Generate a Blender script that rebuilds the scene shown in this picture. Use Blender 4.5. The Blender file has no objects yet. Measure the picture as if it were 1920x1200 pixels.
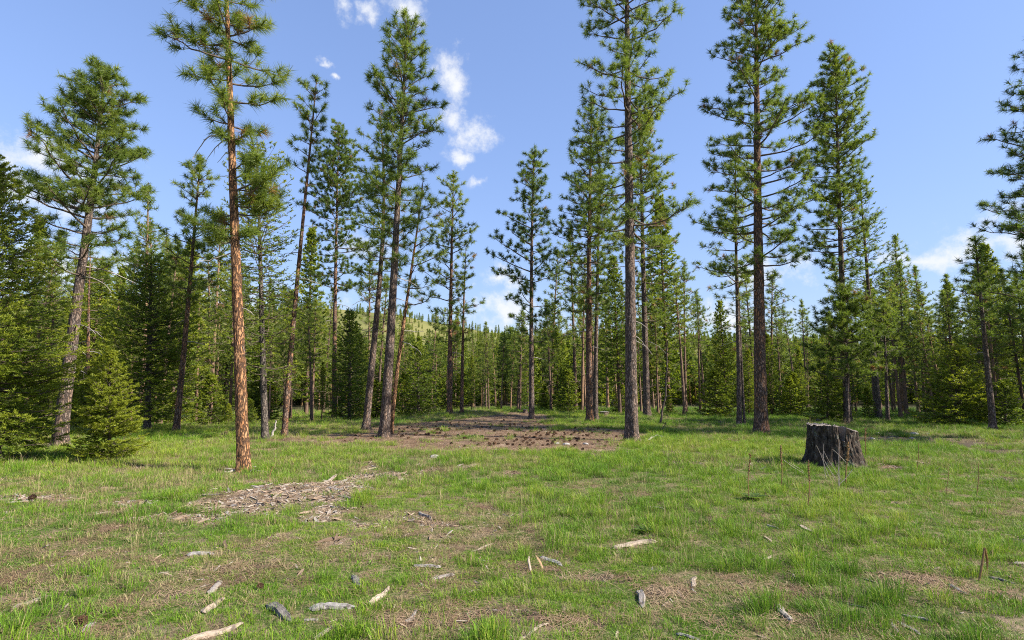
import bpy, math, random
import numpy as np
from mathutils import Vector, Matrix

# ------------------------------------------------------------------ camera
F, CX, CY, CAMH = 1000.0, 960.0, 600.0, 1.6           # photo pixels (1920 x 1200)
PITCH = math.atan(0.12)
sc = bpy.context.scene
COL = sc.collection
cam_d = bpy.data.cameras.new('camera')
cam = bpy.data.objects.new('camera', cam_d)
COL.objects.link(cam)
cam_d.sensor_width = 36.0
cam_d.lens = 36.0 * F / 1920.0
cam_d.clip_start, cam_d.clip_end = 0.05, 8000
cam.location = (0, 0, CAMH)
cam.rotation_euler = (math.pi / 2 + PITCH, 0, 0)
sc.camera = cam
sc.render.engine = 'CYCLES'
sc.cycles.use_denoising = False
sc.cycles.denoising_prefilter = 'ACCURATE'
sc.cycles.filter_width = 1.05
sc.cycles.max_bounces = 4
sc.cycles.diffuse_bounces = 2
sc.cycles.transmission_bounces = 2
sc.cycles.transparent_max_bounces = 4
sc.cycles.caustics_reflective = False
sc.cycles.caustics_refractive = False
sc.view_settings.view_transform = 'Standard'
sc.view_settings.look = 'None'
sc.view_settings.gamma = 1
sc.view_settings.exposure = 1.2
sc.view_settings.use_curve_mapping = False

# ------------------------------------------------------------------ sun and sky
SUN_EL, SUN_AZ = math.radians(36), math.radians(105)    # azimuth from +Y (view direction) towards +X
sun_vec = Vector((math.sin(SUN_AZ) * math.cos(SUN_EL), math.cos(SUN_AZ) * math.cos(SUN_EL), math.sin(SUN_EL)))
sl = bpy.data.lights.new('sun', 'SUN')
sl.energy, sl.angle, sl.color = 4.9, math.radians(0.53), (1.0, 0.93, 0.80)
so = bpy.data.objects.new('sun', sl)
COL.objects.link(so)
so.rotation_euler = sun_vec.to_track_quat('Z', 'Y').to_euler()
so.location = (30, 0, 40)

def ray(px, py):
    x, y = (px - CX) / F, -(py - CY) / F
    c, s = math.cos(PITCH), math.sin(PITCH)
    return np.array([x, c - y * s, y * c + s])

world = bpy.data.worlds.new('World')
sc.world = world
world.use_nodes = True
nt = world.node_tree
nt.nodes.clear()
class G:
    """small helper for math in node trees"""
    def __init__(s, nt): s.nt = nt
    def node(s, t, **k):
        n = s.nt.nodes.new(t)
        for a, b in k.items(): setattr(n, a, b)
        return n
    def put(s, sock, v):
        if isinstance(v, bpy.types.NodeSocket): s.nt.links.new(v, sock)
        else: sock.default_value = v
    def m(s, op, a, b=None, c=None, clamp=False):
        n = s.node('ShaderNodeMath', operation=op, use_clamp=clamp)
        for i, v in enumerate((a, b, c)):
            if v is not None: s.put(n.inputs[i], v)
        return n.outputs[0]
    def vm(s, op, a, b=None, out=0):
        n = s.node('ShaderNodeVectorMath', operation=op)
        s.put(n.inputs[0], a)
        if b is not None: s.put(n.inputs[1], b)
        return n.outputs[out]
    def noise(s, vec, scale, detail=4, rough=0.55, out='Fac', **kw):
        n = s.node('ShaderNodeTexNoise')
        if vec is not None: s.put(n.inputs['Vector'], vec)
        n.inputs['Scale'].default_value = scale
        n.inputs['Detail'].default_value = detail
        n.inputs['Roughness'].default_value = rough
        for k, v in kw.items(): n.inputs[k].default_value = v
        return n.outputs[out]
    def ramp(s, fac, stops, interp='LINEAR'):
        n = s.node('ShaderNodeValToRGB')
        s.put(n.inputs[0], fac)
        cr = n.color_ramp
        cr.interpolation = interp
        while len(cr.elements) < len(stops): cr.elements.new(0.5)
        for e, (p, c) in zip(cr.elements, stops):
            e.position = p
            e.color = (*c, 1) if len(c) == 3 else c
        return n.outputs[0]
    def mix(s, fac, a, b, blend='MIX'):
        n = s.node('ShaderNodeMix', data_type='RGBA', blend_type=blend)
        s.put(n.inputs[0], fac)
        for i, v in ((6, a), (7, b)):
            if not isinstance(v, bpy.types.NodeSocket) and len(v) == 3: v = (*v, 1)
            s.put(n.inputs[i], v)
        return n.outputs[2]
    def sstep(s, v, a, b):
        n = s.node('ShaderNodeMapRange', interpolation_type='SMOOTHSTEP')
        s.put(n.inputs[0], v)
        n.inputs[1].default_value, n.inputs[2].default_value = a, b
        return n.outputs[0]

g = G(nt)
sky = g.node('ShaderNodeTexSky', sky_type='NISHITA', sun_disc=False)
sky.sun_elevation, sky.sun_rotation = SUN_EL, SUN_AZ
sky.altitude, sky.air_density, sky.dust_density, sky.ozone_density = 900, 0.9, 0.3, 1.8
tc = g.node('ShaderNodeTexCoord')
dirv = tc.outputs['Generated']
warp = g.vm('SCALE', g.vm('SUBTRACT', g.noise(dirv, 14, 5, 0.6, 'Color'), (0.5, 0.5, 0.5)))
warp.node.inputs['Scale'].default_value = 0.055
wv = g.vm('ADD', dirv, warp)
sep = g.node('ShaderNodeSeparateXYZ')
g.put(sep.inputs[0], wv)
az = g.m('ARCTAN2', sep.outputs[0], sep.outputs[1])
el = g.m('ARCSINE', sep.outputs[2])
CLOUDS = [(838, 120, 30, 34), (852, 165, 34, 46), (845, 215, 36, 30), (885, 255, 50, 34), (862, 292, 34, 20), (752, 20, 46, 28), (782, 40, 22, 12), (690, 26, 26, 20), (650, 14, 24, 20),
          (612, 106, 20, 6), (624, 130, 11, 6), (897, 340, 26, 12), (60, 300, 105, 34), (40, 350, 120, 50), (1835, 464, 95, 24), (1790, 478, 60, 16), (1712, 490, 66, 15),
          (960, 585, 90, 40), (935, 520, 50, 26), (1440, 520, 80, 40), (1340, 600, 90, 40), (680, 470, 70, 30),
          (380, 560, 130, 45), (120, 500, 120, 55), (2050, 380, 120, 30), (2300, 200, 120, 60), (-300, 250, 140, 40)]
m = None
for cx, cy, rx, ry in CLOUDS:
    r = ray(cx, cy); r = r / np.linalg.norm(r)
    du = g.m('DIVIDE', g.m('SUBTRACT', az, float(math.atan2(r[0], r[1]))), rx * 1.3 / F)
    dv = g.m('DIVIDE', g.m('SUBTRACT', el, float(math.asin(r[2]))), ry * 1.3 / F)
    d = g.m('SUBTRACT', 1.0, g.m('SQRT', g.m('ADD', g.m('MULTIPLY', du, du), g.m('MULTIPLY', dv, dv))))
    m = d if m is None else g.m('MAXIMUM', m, d)
# the same kind of small cloud goes on round the rest of the sky, with a bank along the horizon
band = g.m('SUBTRACT', 0.30, g.m('MULTIPLY', g.m('ABSOLUTE', g.m('SUBTRACT', el, 0.06)), 4.5))
band = g.m('ADD', band, g.m('MULTIPLY', g.m('SUBTRACT', g.noise(wv, 3.2, 3), 0.5), 1.6))
behind = g.sstep(g.m('MULTIPLY', sep.outputs[1], -1.0), 0.0, 0.3)
scat = g.m('SUBTRACT', g.m('MULTIPLY', g.m('SUBTRACT', g.noise(wv, 3.0, 3), 0.56), 7.0), g.m('MULTIPLY', g.m('SUBTRACT', 1.0, behind), 4.0))
m = g.m('MAXIMUM', m, g.m('MAXIMUM', band, scat))
m = g.m('ADD', m, g.m('MULTIPLY', g.m('SUBTRACT', g.noise(dirv, 26, 9, 0.66), 0.52), 2.6))
mask = g.m('MULTIPLY', g.sstep(m, 0.06, 1.2), 0.95)
# soften the sky's bright horizon by compressing the sky's brightness
bw = g.node('ShaderNodeRGBToBW'); g.put(bw.inputs[0], sky.outputs[0])
gain = g.m('DIVIDE', 1.62, g.m('ADD', 1.0, g.m('MULTIPLY', bw.outputs[0], 0.52)))
soft = g.vm('SCALE', sky.outputs[0]); g.put(soft.node.inputs['Scale'], gain)
hsv = g.node('ShaderNodeHueSaturation'); hsv.inputs['Saturation'].default_value = 1.04
g.put(hsv.inputs['Color'], soft)
skyc = g.mix(1.0, hsv.outputs[0], (1.12, 0.985, 0.99), 'MULTIPLY')
SKY_STR = 0.15
shade = g.ramp(g.noise(dirv, 11, 4), [(0.3, (2.6, 2.75, 3.0)), (0.62, (3.05, 3.05, 3.05))])
full = g.mix(mask, skyc, shade)
bg = g.node('ShaderNodeBackground')
g.put(bg.inputs[0], full)
bg.inputs[1].default_value = SKY_STR
nt.links.new(bg.outputs[0], g.node('ShaderNodeOutputWorld').inputs[0])

# ------------------------------------------------------------------ helpers
rng = np.random.default_rng(7)
random.seed(7)

def hash2(ix, iy, seed=0):
    n = (ix.astype(np.int64) * 374761393 + iy.astype(np.int64) * 668265263 + seed * 974711) & 0xffffffff
    n = ((n ^ (n >> 13)) * 1274126177) & 0xffffffff
    return ((n ^ (n >> 16)) & 0xffff) / 65535.0
def vnoise(x, y, seed=0):
    x, y = np.asarray(x, float), np.asarray(y, float)
    ix, iy = np.floor(x), np.floor(y)
    fx, fy = x - ix, y - iy
    fx, fy = fx * fx * (3 - 2 * fx), fy * fy * (3 - 2 * fy)
    a, b = hash2(ix, iy, seed), hash2(ix + 1, iy, seed)
    c, d = hash2(ix, iy + 1, seed), hash2(ix + 1, iy + 1, seed)
    return (a * (1 - fx) + b * fx) * (1 - fy) + (c * (1 - fx) + d * fx) * fy
def fbm(x, y, seed=0, octv=4):
    s, a, t = 0, 1.0, 0
    for o in range(octv):
        s = s + a * vnoise(np.asarray(x) * 2 ** o, np.asarray(y) * 2 ** o, seed + o); t += a; a *= 0.5
    return s / t
def smooth(v, a, b):
    t = np.clip((np.asarray(v, float) - a) / (b - a), 0, 1)
    return t * t * (3 - 2 * t)

def mesh_from(name, V, T, mat=None, col=None, smooth_shade=False):
    V = np.ascontiguousarray(V, np.float32); T = np.ascontiguousarray(T, np.int32)
    me = bpy.data.meshes.new(name)
    me.vertices.add(len(V)); me.vertices.foreach_set('co', V.ravel())
    me.loops.add(T.size); me.loops.foreach_set('vertex_index', T.ravel())
    me.polygons.add(len(T)); me.polygons.foreach_set('loop_start', np.arange(len(T), dtype=np.int32) * T.shape[1])
    me.update(calc_edges=True)
    if col is not None:
        at = me.color_attributes.new('Col', 'FLOAT_COLOR', 'POINT')
        c4 = np.ones((len(V), 4), np.float32); c4[:, :3] = col
        at.data.foreach_set('color', c4.ravel())
    me.polygons.foreach_set('use_smooth', np.full(len(T), smooth_shade))
    if mat: me.materials.append(mat)
    return me
def obj(name, me, parent=None, loc=(0, 0, 0), rz=0.0):
    o = bpy.data.objects.new(name, me)
    COL.objects.link(o)
    o.parent = parent
    o.location = loc
    o.rotation_euler = (0, 0, rz)
    return o
def tag(o, label, cat, group=None):
    o['label'] = label; o['category'] = cat
    if group: o['group'] = group
    return o
def struct(o, kind='structure', label=None, cat=None):
    o['kind'] = kind
    if label: o['label'] = label
    if cat: o['category'] = cat
    return o
def thing(name, label, cat, loc, group=None, rz=0.0):
    return tag(obj(name, None, None, loc, rz), label, cat, group)
def join(parts):
    """list of (V, T) or (V, T, C) -> one"""
    vs, ts, cs, n = [], [], [], 0
    for p in parts:
        vs.append(p[0]); ts.append(p[1] + n); n += len(p[0])
        if len(p) > 2: cs.append(p[2])
    if not vs: return np.zeros((0, 3)), np.zeros((0, 3), int), np.zeros((0, 3))
    return np.concatenate(vs), np.concatenate(ts), (np.concatenate(cs) if cs else None)
def unit(v): return v / np.maximum(np.linalg.norm(v, axis=-1, keepdims=True), 1e-9)

def tubes(P, R, sides=4, cap=True):
    """P (K,N,3) polylines, R (K,N) radii -> triangles"""
    P = np.asarray(P, float); R = np.asarray(R, float)
    if P.ndim == 2: P, R = P[None], R[None]
    K, N, _ = P.shape
    t = unit(np.gradient(P, axis=1))
    ref = np.where((np.abs(t[:, :, 2]).mean(1) > 0.75)[:, None], [[0, 1.0, 0]], [[0, 0, 1.0]])[:, None, :]
    a = unit(np.cross(t, np.broadcast_to(ref, t.shape))); b = np.cross(t, a)
    ang = np.arange(sides) / sides * 2 * math.pi
    V = P[:, :, None, :] + R[:, :, None, None] * (np.cos(ang)[:, None] * a[:, :, None, :] + np.sin(ang)[:, None] * b[:, :, None, :])
    i = np.arange(N - 1)[:, None] * sides; j = np.arange(sides)[None]; jn = (j + 1) % sides
    q = np.stack([i + j, i + jn, i + sides + jn, i + sides + j], -1).reshape(-1, 4)
    T = np.concatenate([q[:, [0, 2, 1]], q[:, [0, 3, 2]]])
    if cap and sides > 2:
        f = (N - 1) * sides
        T = np.concatenate([T, [[f, f + k, f + k + 1] for k in range(1, sides - 1)]])
    T = T[None] + (np.arange(K) * N * sides)[:, None, None]
    return V.reshape(-1, 3), T.reshape(-1, 3)

def needles(C, D, n, L, w, lo=0.15, hi=1.0, back=0.1, tint=None, dead=None, r=rng, droop=0.0):
    """tufts of n needles; C tip of twig, D direction"""
    M = len(C)
    if M == 0: return np.zeros((0, 3)), np.zeros((0, 3), int), np.zeros((0, 3))
    D = unit(D)
    Cn = np.repeat(C, n, 0); Dn = np.repeat(D, n, 0)
    v = unit(r.normal(size=(M * n, 3)))
    v = unit(v - (v * Dn).sum(1, keepdims=True) * Dn)
    a = r.uniform(lo, hi, (M * n, 1))
    d = unit(Dn * a + v * np.sqrt(np.maximum(0, 1 - a * a)))
    base = Cn - Dn * r.uniform(0, back, (M * n, 1))
    ln = L * r.uniform(0.72, 1.1, (M * n, 1))
    tip = base + d * ln; tip[:, 2] -= droop * ln[:, 0]
    wv_ = unit(np.cross(d, unit(r.normal(size=(M * n, 3))))) * (w / 2)
    V = np.stack([base - wv_, base + wv_, tip], 1).reshape(-1, 3)
    T = np.arange(M * n * 3).reshape(-1, 3)
    c = np.zeros((M * n, 3))
    c[:, 0] = np.clip((np.repeat(tint, n) if tint is not None else 0.5) + r.normal(0, 0.10, M * n), 0, 1)
    if dead is not None: c[:, 1] = np.repeat(dead, n)
    return V, T, np.repeat(c, 3, 0)

# ------------------------------------------------------------------ ground shape
def ground_h(x, y):
    x, y = np.asarray(x, float), np.asarray(y, float)
    h = 0.10 * (fbm(x * 0.22, y * 0.22, 3) - 0.5) + 0.05 * (fbm(x * 0.9, y * 0.9, 9, 3) - 0.5)
    h = h * smooth(y, -2, 3)
    yd = np.interp(x, [-30, -9, -4, 0, 8, 30], [17.5, 20, 26, 31, 29, 27])
    h = h - 2.6 * (1 - np.exp(-np.maximum(0, y - yd) * 0.05 / 2.6))
    h = h + 0.10 * np.exp(-(((x + 3.2) / 1.5) ** 2 + ((y - 8.2) / 0.8) ** 2))       # low heap of chips
    h = h + 0.26 * np.exp(-(((x + 2.2) / 2.0) ** 2 + ((y - 27.5) / 2.2) ** 2))
    return h
def ground_at(px, py):
    d = ray(px, py)
    t = np.linspace(1.5, 120, 24000)
    p = d[None] * t[:, None]; p[:, 2] += CAMH
    under = np.nonzero(p[:, 2] < ground_h(p[:, 0], p[:, 1]))[0]
    k = under[0] if len(under) else -1
    return p[k]
def on_ground(x, y): return np.array([x, y, float(ground_h(x, y))])
def at_depth(px, py, depth):
    d = ray(px, py)
    p = d * (depth / d[1]); p[2] += CAMH
    return p

# ------------------------------------------------------------------ materials
def material(name, build, rough=0.85, spec=0.25):
    m_ = bpy.data.materials.new(name); m_.use_nodes = True
    t = m_.node_tree; t.nodes.clear(); q = G(t)
    p = q.node('ShaderNodeBsdfPrincipled'); o = q.node('ShaderNodeOutputMaterial')
    p.inputs['Roughness'].default_value = rough
    p.inputs['Specular IOR Level'].default_value = spec
    t.links.new(p.outputs[0], o.inputs[0])
    build(q, p, o)
    return m_
def bump(q, p, h, strength=0.5, dist=0.02):
    b = q.node('ShaderNodeBump'); b.inputs['Strength'].default_value = strength; b.inputs['Distance'].default_value = dist
    q.put(b.inputs['Height'], h); q.put(p.inputs['Normal'], b.outputs[0])
def objco(q, scale=(1, 1, 1)):
    t = q.node('ShaderNodeTexCoord'); mp = q.node('ShaderNodeMapping')
    q.put(mp.inputs[0], t.outputs['Object']); mp.inputs['Scale'].default_value = scale
    return mp.outputs[0]
def attr(q, name, inst=False):
    a = q.node('ShaderNodeAttribute', attribute_name=name)
    if inst: a.attribute_type = 'INSTANCER'
    return a
def sepc(q, c):
    n = q.node('ShaderNodeSeparateColor'); q.put(n.inputs[0], c); return n.outputs

def bark(name, plate, plate2, furrow, size=1.0, contrast=1.0, lichen=None):
    def b(q, p, o):
        v = objco(q, (1, 1, 0.30))
        wv2 = q.vm('ADD', v, q.vm('SCALE', q.noise(v, 9 * size, 3, out='Color')))
        wv2.node.inputs[1].links[0].from_node.inputs['Scale'].default_value = 0.17
        vo = q.node('ShaderNodeTexVoronoi', feature='DISTANCE_TO_EDGE'); q.put(vo.inputs['Vector'], wv2); vo.inputs['Scale'].default_value = 19 * size
        vc = q.node('ShaderNodeTexVoronoi'); q.put(vc.inputs['Vector'], wv2); vc.inputs['Scale'].default_value = 19 * size
        fine = q.noise(objco(q, (1, 1, 0.5)), 45, 5, 0.65)
        edge = q.m('ADD', vo.outputs['Distance'], q.m('MULTIPLY', q.m('SUBTRACT', fine, 0.5), 0.75))
        f = q.sstep(edge, 0.0, 0.26)
        big = q.noise(objco(q, (1, 1, 0.5)), 1.3, 4, 0.6)
        pc = q.mix(q.sstep(q.m('ADD', big, q.m('MULTIPLY', q.m('SUBTRACT', sepc(q, vc.outputs['Color'])[0], 0.5), 0.5)), 0.3, 0.7), plate, plate2)
        pc = q.mix(q.sstep(fine, 0.25, 0.75), q.mix(0.45, pc, furrow), pc)
        c = q.mix(f, furrow, pc)
        if lichen:
            c = q.mix(q.m('MULTIPLY', q.sstep(q.noise(objco(q), 9, 6, 0.7), 0.52, 0.64), 0.75), c, lichen)
        q.put(p.inputs['Base Color'], c)
        bump(q, p, q.m('ADD', q.m('MULTIPLY', f, 0.8), q.m('MULTIPLY', fine, 0.5)), 0.9 * contrast, 0.03)
    return material(name, b, 0.9, 0.15)
M_BARK = bark('pine_bark_grey', (0.23, 0.185, 0.165), (0.30, 0.205, 0.15), (0.055, 0.042, 0.038))
M_BARK_O = bark('pine_bark_orange', (0.50, 0.275, 0.14), (0.42, 0.20, 0.09), (0.07, 0.042, 0.03))
M_BARK_M = bark('pine_bark_mixed', (0.27, 0.19, 0.15), (0.40, 0.20, 0.10), (0.055, 0.038, 0.032))
M_BARK_F = bark('fir_bark', (0.19, 0.16, 0.135), (0.25, 0.20, 0.165), (0.06, 0.05, 0.045))
M_BARK_FAR = material('far_bark', lambda q, p, o: (q.put(p.inputs['Base Color'], q.ramp(q.m('ADD', q.noise(objco(q, (1, 1, .3)), 8, 4, 0.7), q.m('MULTIPLY', q.m('SUBTRACT', q.node('ShaderNodeObjectInfo').outputs['Random'], 0.5), 0.25)), [(0.3, (0.07, 0.05, 0.042)), (0.55, (0.19, 0.125, 0.09)), (0.75, (0.30, 0.175, 0.105))])), bump(q, p, q.noise(objco(q, (1, 1, .3)), 20, 4), 0.6, 0.03)), 0.9, 0.1)
def m_branch(q, p, o):
    n = q.noise(objco(q), 14, 4, 0.6)
    q.put(p.inputs['Base Color'], q.ramp(n, [(0.3, (0.07, 0.055, 0.045)), (0.7, (0.17, 0.13, 0.105))]))
M_BRANCH = material('branch_bark', m_branch, 0.9, 0.1)
M_DEADW = material('dead_branch_wood', lambda q, p, o: q.put(p.inputs['Base Color'], q.ramp(q.noise(objco(q), 12, 4), [(0.3, (0.22, 0.19, 0.17)), (0.7, (0.44, 0.40, 0.37))])), 0.85, 0.2)

def leafy(name, stops, dead, trans=0.48, spec=0.35, rough=0.5, tone=0.0):
    m_ = bpy.data.materials.new(name); m_.use_nodes = True
    t = m_.node_tree; t.nodes.clear(); q = G(t)
    a = attr(q, 'Col'); cc = sepc(q, a.outputs['Color'])
    oi = q.node('ShaderNodeObjectInfo')
    tint = q.m('ADD', cc[0], q.m('MULTIPLY', q.m('SUBTRACT', oi.outputs['Random'], 0.5), tone))
    c = q.ramp(tint, stops)
    c = q.mix(cc[1], c, dead)
    p = q.node('ShaderNodeBsdfPrincipled')
    p.inputs['Roughness'].default_value = rough; p.inputs['Specular IOR Level'].default_value = spec
    q.put(p.inputs['Base Color'], c)
    tr = q.node('ShaderNodeBsdfTranslucent'); q.put(tr.inputs[0], q.mix(1.0, c, (1.2, 1.25, 0.7), 'MULTIPLY'))
    mx = q.node('ShaderNodeMixShader'); mx.inputs[0].default_value = trans
    t.links.new(p.outputs[0], mx.inputs[1]); t.links.new(tr.outputs[0], mx.inputs[2])
    t.links.new(mx.outputs[0], q.node('ShaderNodeOutputMaterial').inputs[0])
    return m_
M_PINE = leafy('pine_needles', [(0.0, (0.055, 0.096, 0.020)), (0.5, (0.150, 0.208, 0.036)), (1.0, (0.31, 0.34, 0.05))], (0.30, 0.17, 0.09), tone=0.25)
M_FIR = leafy('fir_needles', [(0.0, (0.048, 0.088, 0.012)), (0.5, (0.125, 0.180, 0.020)), (1.0, (0.32, 0.345, 0.03))], (0.22, 0.12, 0.05), tone=0.25)

# ------------------------------------------------------------------ tree generators
def axis_fn(pts):
    pts = np.asarray(pts, float)
    deg = min(3, len(pts) - 1)
    cx, cy = np.polyfit(pts[:, 2], pts[:, 0], deg), np.polyfit(pts[:, 2], pts[:, 1], deg)
    cx[-1] -= np.polyval(cx, 0); cy[-1] -= np.polyval(cy, 0)
    return lambda z: np.stack([np.polyval(cx, z), np.polyval(cy, z), np.asarray(z, float) * 1.0], -1)
def trunk_mesh(ax, H, r0, sides, step, r, rough=0.05, flare=0.35, tip=0.012, low=-0.35):
    z = np.concatenate([[low], np.arange(0, H, step), [H]])
    zc = np.maximum(z, 0)
    rad = (r0 - tip) * (1 - zc / H) ** 0.85 + tip + r0 * flare * np.exp(-zc / (1.1 * r0 + 0.02))
    P = ax(z)
    V, T = tubes(P, rad, sides)
    ang = np.tile(np.arange(sides), len(z)) / sides
    zz = np.repeat(z, sides)
    s = r.integers(1000)
    # plated bark: raised plates between furrows
    U, W = ang * sides / 2.6, zz * (0.42 / (0.35 * r0 + 0.03))
    n = fbm(U + 40, W * 0.5, s, 3) - 0.5
    crack = np.abs(vnoise(ang * 14, zz * 2.2, s + 7) - 0.5) * 2
    seam = np.minimum(ang, 1 - ang) * 8
    k = np.clip(seam, 0, 1)
    amp = np.repeat(rad, sides) * rough * k
    lobes = 0.25 * np.exp(-np.maximum(zz, 0) / (1.6 * r0)) * np.cos(ang * 2 * math.pi * 5 + s) * np.repeat(rad, sides) * 0.35
    cen = np.repeat(P, sides, 0)
    out = unit(V - cen)
    V = V + out * (amp * (n * 2.2 + smooth(crack, 0.1, 0.5) - 0.6) + lobes)[:, None]
    return V, T

def pine(ax, H, r0, prof, seed, sides=20, step=0.12, spacing=0.34, per=4, twig=0.17, nn=34, nl=0.19, nw=0.0055, tint=0.5, dead=0.01,
         e_low=-18, e_mid=14, e_top=55, bare=0.30, dead_low=None, branch_sides=5, wood_scale=1.0, rough=0.05, curl=0.28, tuft_keep=1.0, skip=0.07, flare=0.5, extra=()):
    """ponderosa: prof = [(z, left, right)] crown half widths in metres"""
    r = np.random.default_rng(seed)
    if step < .3: twig *= .72; nn = int(nn * 1.35); nw *= 1.3; nl *= 1.06
    prof = np.asarray(sorted(prof), float)
    z0, z1 = prof[0, 0], H * 0.985
    trunk = trunk_mesh(ax, H, r0, sides, step, r, rough, flare)
    brs, tufts = [], []
    z = z0
    phi0 = r.uniform(0, 6.28)
    todo = list(extra)
    while z < z1 or todo:
        ex = todo.pop() if todo else None
        if ex: z, z_keep = ex[0], z
        u = min(1, max(0, (z - z0) / (H - z0)))
        k = 1 if ex else max(2, int(round(per + r.uniform(-1.2, 1.0))))
        phi0 += r.uniform(0.5, 1.6)
        for j in range(k):
            if not ex and r.uniform() < skip: continue
            phi = ex[1] if ex else phi0 + j * 2 * math.pi / k + r.normal(0, 0.25)
            zb = z + r.uniform(-0.1, 0.1)
            wl, wr = np.interp(zb, prof[:, 0], prof[:, 1]), np.interp(zb, prof[:, 0], prof[:, 2])
            cphi = math.cos(phi)
            L = (wl if cphi < 0 else wr) * abs(cphi) + 0.5 * (wl + wr) * (1 - abs(cphi))
            L *= r.uniform(0.55, 1.16)
            if ex: L = ex[2]
            if L < 0.06: L = 0.06
            e0 = math.radians(np.interp(u, [0, 0.45, 0.8, 1], [e_low, e_mid, 0.6 * e_mid + 0.4 * e_top, e_top]) + r.normal(0, 8))
            if ex: e0 = math.radians(ex[3])
            s = np.linspace(0, 1, 8)
            hor = L * s
            cu = curl * (1 - 0.5 * u) * r.uniform(0.5, 1.5)
            ver = L * (math.tan(e0) * s * (1 - 0.45 * s) + cu * s ** 2.2)
            bend = r.normal(0, 0.16) * s ** 1.6
            pa = phi + bend
            P = np.stack([np.cos(pa) * hor, np.sin(pa) * hor, ver], -1)
            P[1:] += r.normal(0, 0.018 * L, (7, 3)) * s[1:, None]
            P += ax(zb)
            rb = (0.010 + 0.0125 * L) * wood_scale * np.interp(s, [0, 1], [1, 0.28])
            wood = [tubes(P, rb, branch_sides)]
            # twigs
            s0 = bare * (1 - u) * min(1, L / 1.2)
            n = max(1, int(L * (1 - s0) / twig))
            st = np.clip(np.linspace(s0 + 0.02, 0.98, n) + r.normal(0, 0.02, n), 0, 1)
            B = np.stack([np.interp(st, s, P[:, i]) for i in range(3)], -1)
            tg = unit(np.stack([np.interp(st, s, np.gradient(P[:, i])) for i in range(3)], -1))
            up = np.array([0, 0, 1.0])
            side = unit(np.cross(tg, np.broadcast_to(up, tg.shape)))
            sg = np.where(np.arange(n) % 2, 1, -1)[:, None] * r.uniform(0.35, 1.0, (n, 1))
            upk = r.normal(0.38, 0.35, (n, 1))
            dr = unit(tg * r.uniform(0.5, 1.0, (n, 1)) + side * sg + up * upk)
            tl = np.clip((L * 0.34 * (1 - 0.72 * st) + 0.05) * r.uniform(0.6, 1.3, n), 0.07, 0.85)
            M1 = B + dr * tl[:, None] * 0.55 + up * 0.02
            E = B + dr * tl[:, None] + up * (tl[:, None] * r.uniform(0.0, 0.30, (n, 1)))
            wood.append(tubes(np.stack([B, M1, E], 1), np.stack([np.full(n, .0075), np.full(n, .0055), np.full(n, .0045)], 1) * wood_scale, 3, False))
            btint = np.clip(tint + r.normal(0, 0.08) + 0.10 * u, 0.02, 0.98)
            C, Dv = [E, P[-1:]], [unit(E - M1), unit(P[-1:] - P[-2:-1])]
            lg = tl > 0.26
            if lg.any():
                for _ in range(1):
                    mid = (B + (E - B) * r.uniform(0.5, 0.75, (n, 1)))[lg]
                    sd = unit(dr[lg] * 0.6 + r.normal(0, 0.5, (lg.sum(), 3)) + up * 0.25)
                    e2 = mid + sd * 0.16
                    wood.append(tubes(np.stack([mid, e2], 1), np.full((len(mid), 2), .0045) * wood_scale, 3, False))
                    C.append(e2); Dv.append(sd)
            vl = tl > 0.5
            if vl.any():
                mid = (B + (E - B) * r.uniform(0.3, 0.5, (n, 1)))[vl]
                sd = unit(dr[vl] * 0.5 + r.normal(0, 0.55, (vl.sum(), 3)) + up * 0.2)
                e2 = mid + sd * 0.2
                wood.append(tubes(np.stack([mid, e2], 1), np.full((len(mid), 2), .0045) * wood_scale, 3, False))
                C.append(e2); Dv.append(sd)
            C, Dv = np.concatenate(C), np.concatenate(Dv)
            if tuft_keep < 1:
                kp = r.uniform(size=len(C)) < tuft_keep; C, Dv = C[kp], Dv[kp]
            Dv = unit(Dv + np.array([0, 0, 0.25]))
            dd = (r.uniform(size=len(C)) < dead * (1.6 - u)).astype(float)
            tufts.append((C, Dv, np.clip(btint + r.normal(0, 0.07, len(C)), 0, 1), dd))
            brs.append(join(wood)[:2])
        z = z_keep if ex else z + spacing * r.uniform(0.75, 1.3) * (1.15 - 0.5 * u)
    top = ax(np.array([H]))
    tufts.append((top, np.array([[0, 0, 1.0]]), np.array([tint]), np.array([0.0])))
    C, Dv, tt, dd = [np.concatenate([t[i] for t in tufts]) for i in range(4)]
    nd = needles(C, Dv, nn, nl, nw, -0.05, 0.97, nl * 0.75, tt, dd, r, 0.06)
    dl = []
    for (zd, az_, ln, el_, cv, sub) in (dead_low or []):
        s = np.linspace(0, 1, 9)
        hor = ln * s
        ver = ln * (math.tan(math.radians(el_)) * s + cv * s * s)
        a_ = az_ + r.normal(0, 0.12) * s
        P = np.stack([np.cos(a_) * hor, np.sin(a_) * hor, ver], -1) + ax(zd)
        P[2:] += r.normal(0, 0.012 * ln, (7, 3))
        rr = (0.008 + 0.011 * ln) * np.linspace(1, 0.3, 9)
        w_ = [tubes(P, rr, 5)]
        for _ in range(sub):
            i = r.integers(3, 8); d_ = unit(r.normal(0, 1, 3) + (P[i] - P[i - 1]) / np.linalg.norm(P[i] - P[i - 1]) - np.array([0, 0, .4]))
            l_ = ln * r.uniform(0.12, 0.3)
            w_.append(tubes(np.stack([P[i], P[i] + d_ * l_ * .6, P[i] + d_ * l_ + np.array([0, 0, -.06 * l_])]), np.array([.5, .4, .2]) * rr[i], 3))
        dl.append(join(w_)[:2])
    return dict(trunk=trunk, branches=brs, needles=nd, dead=dl)

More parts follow.
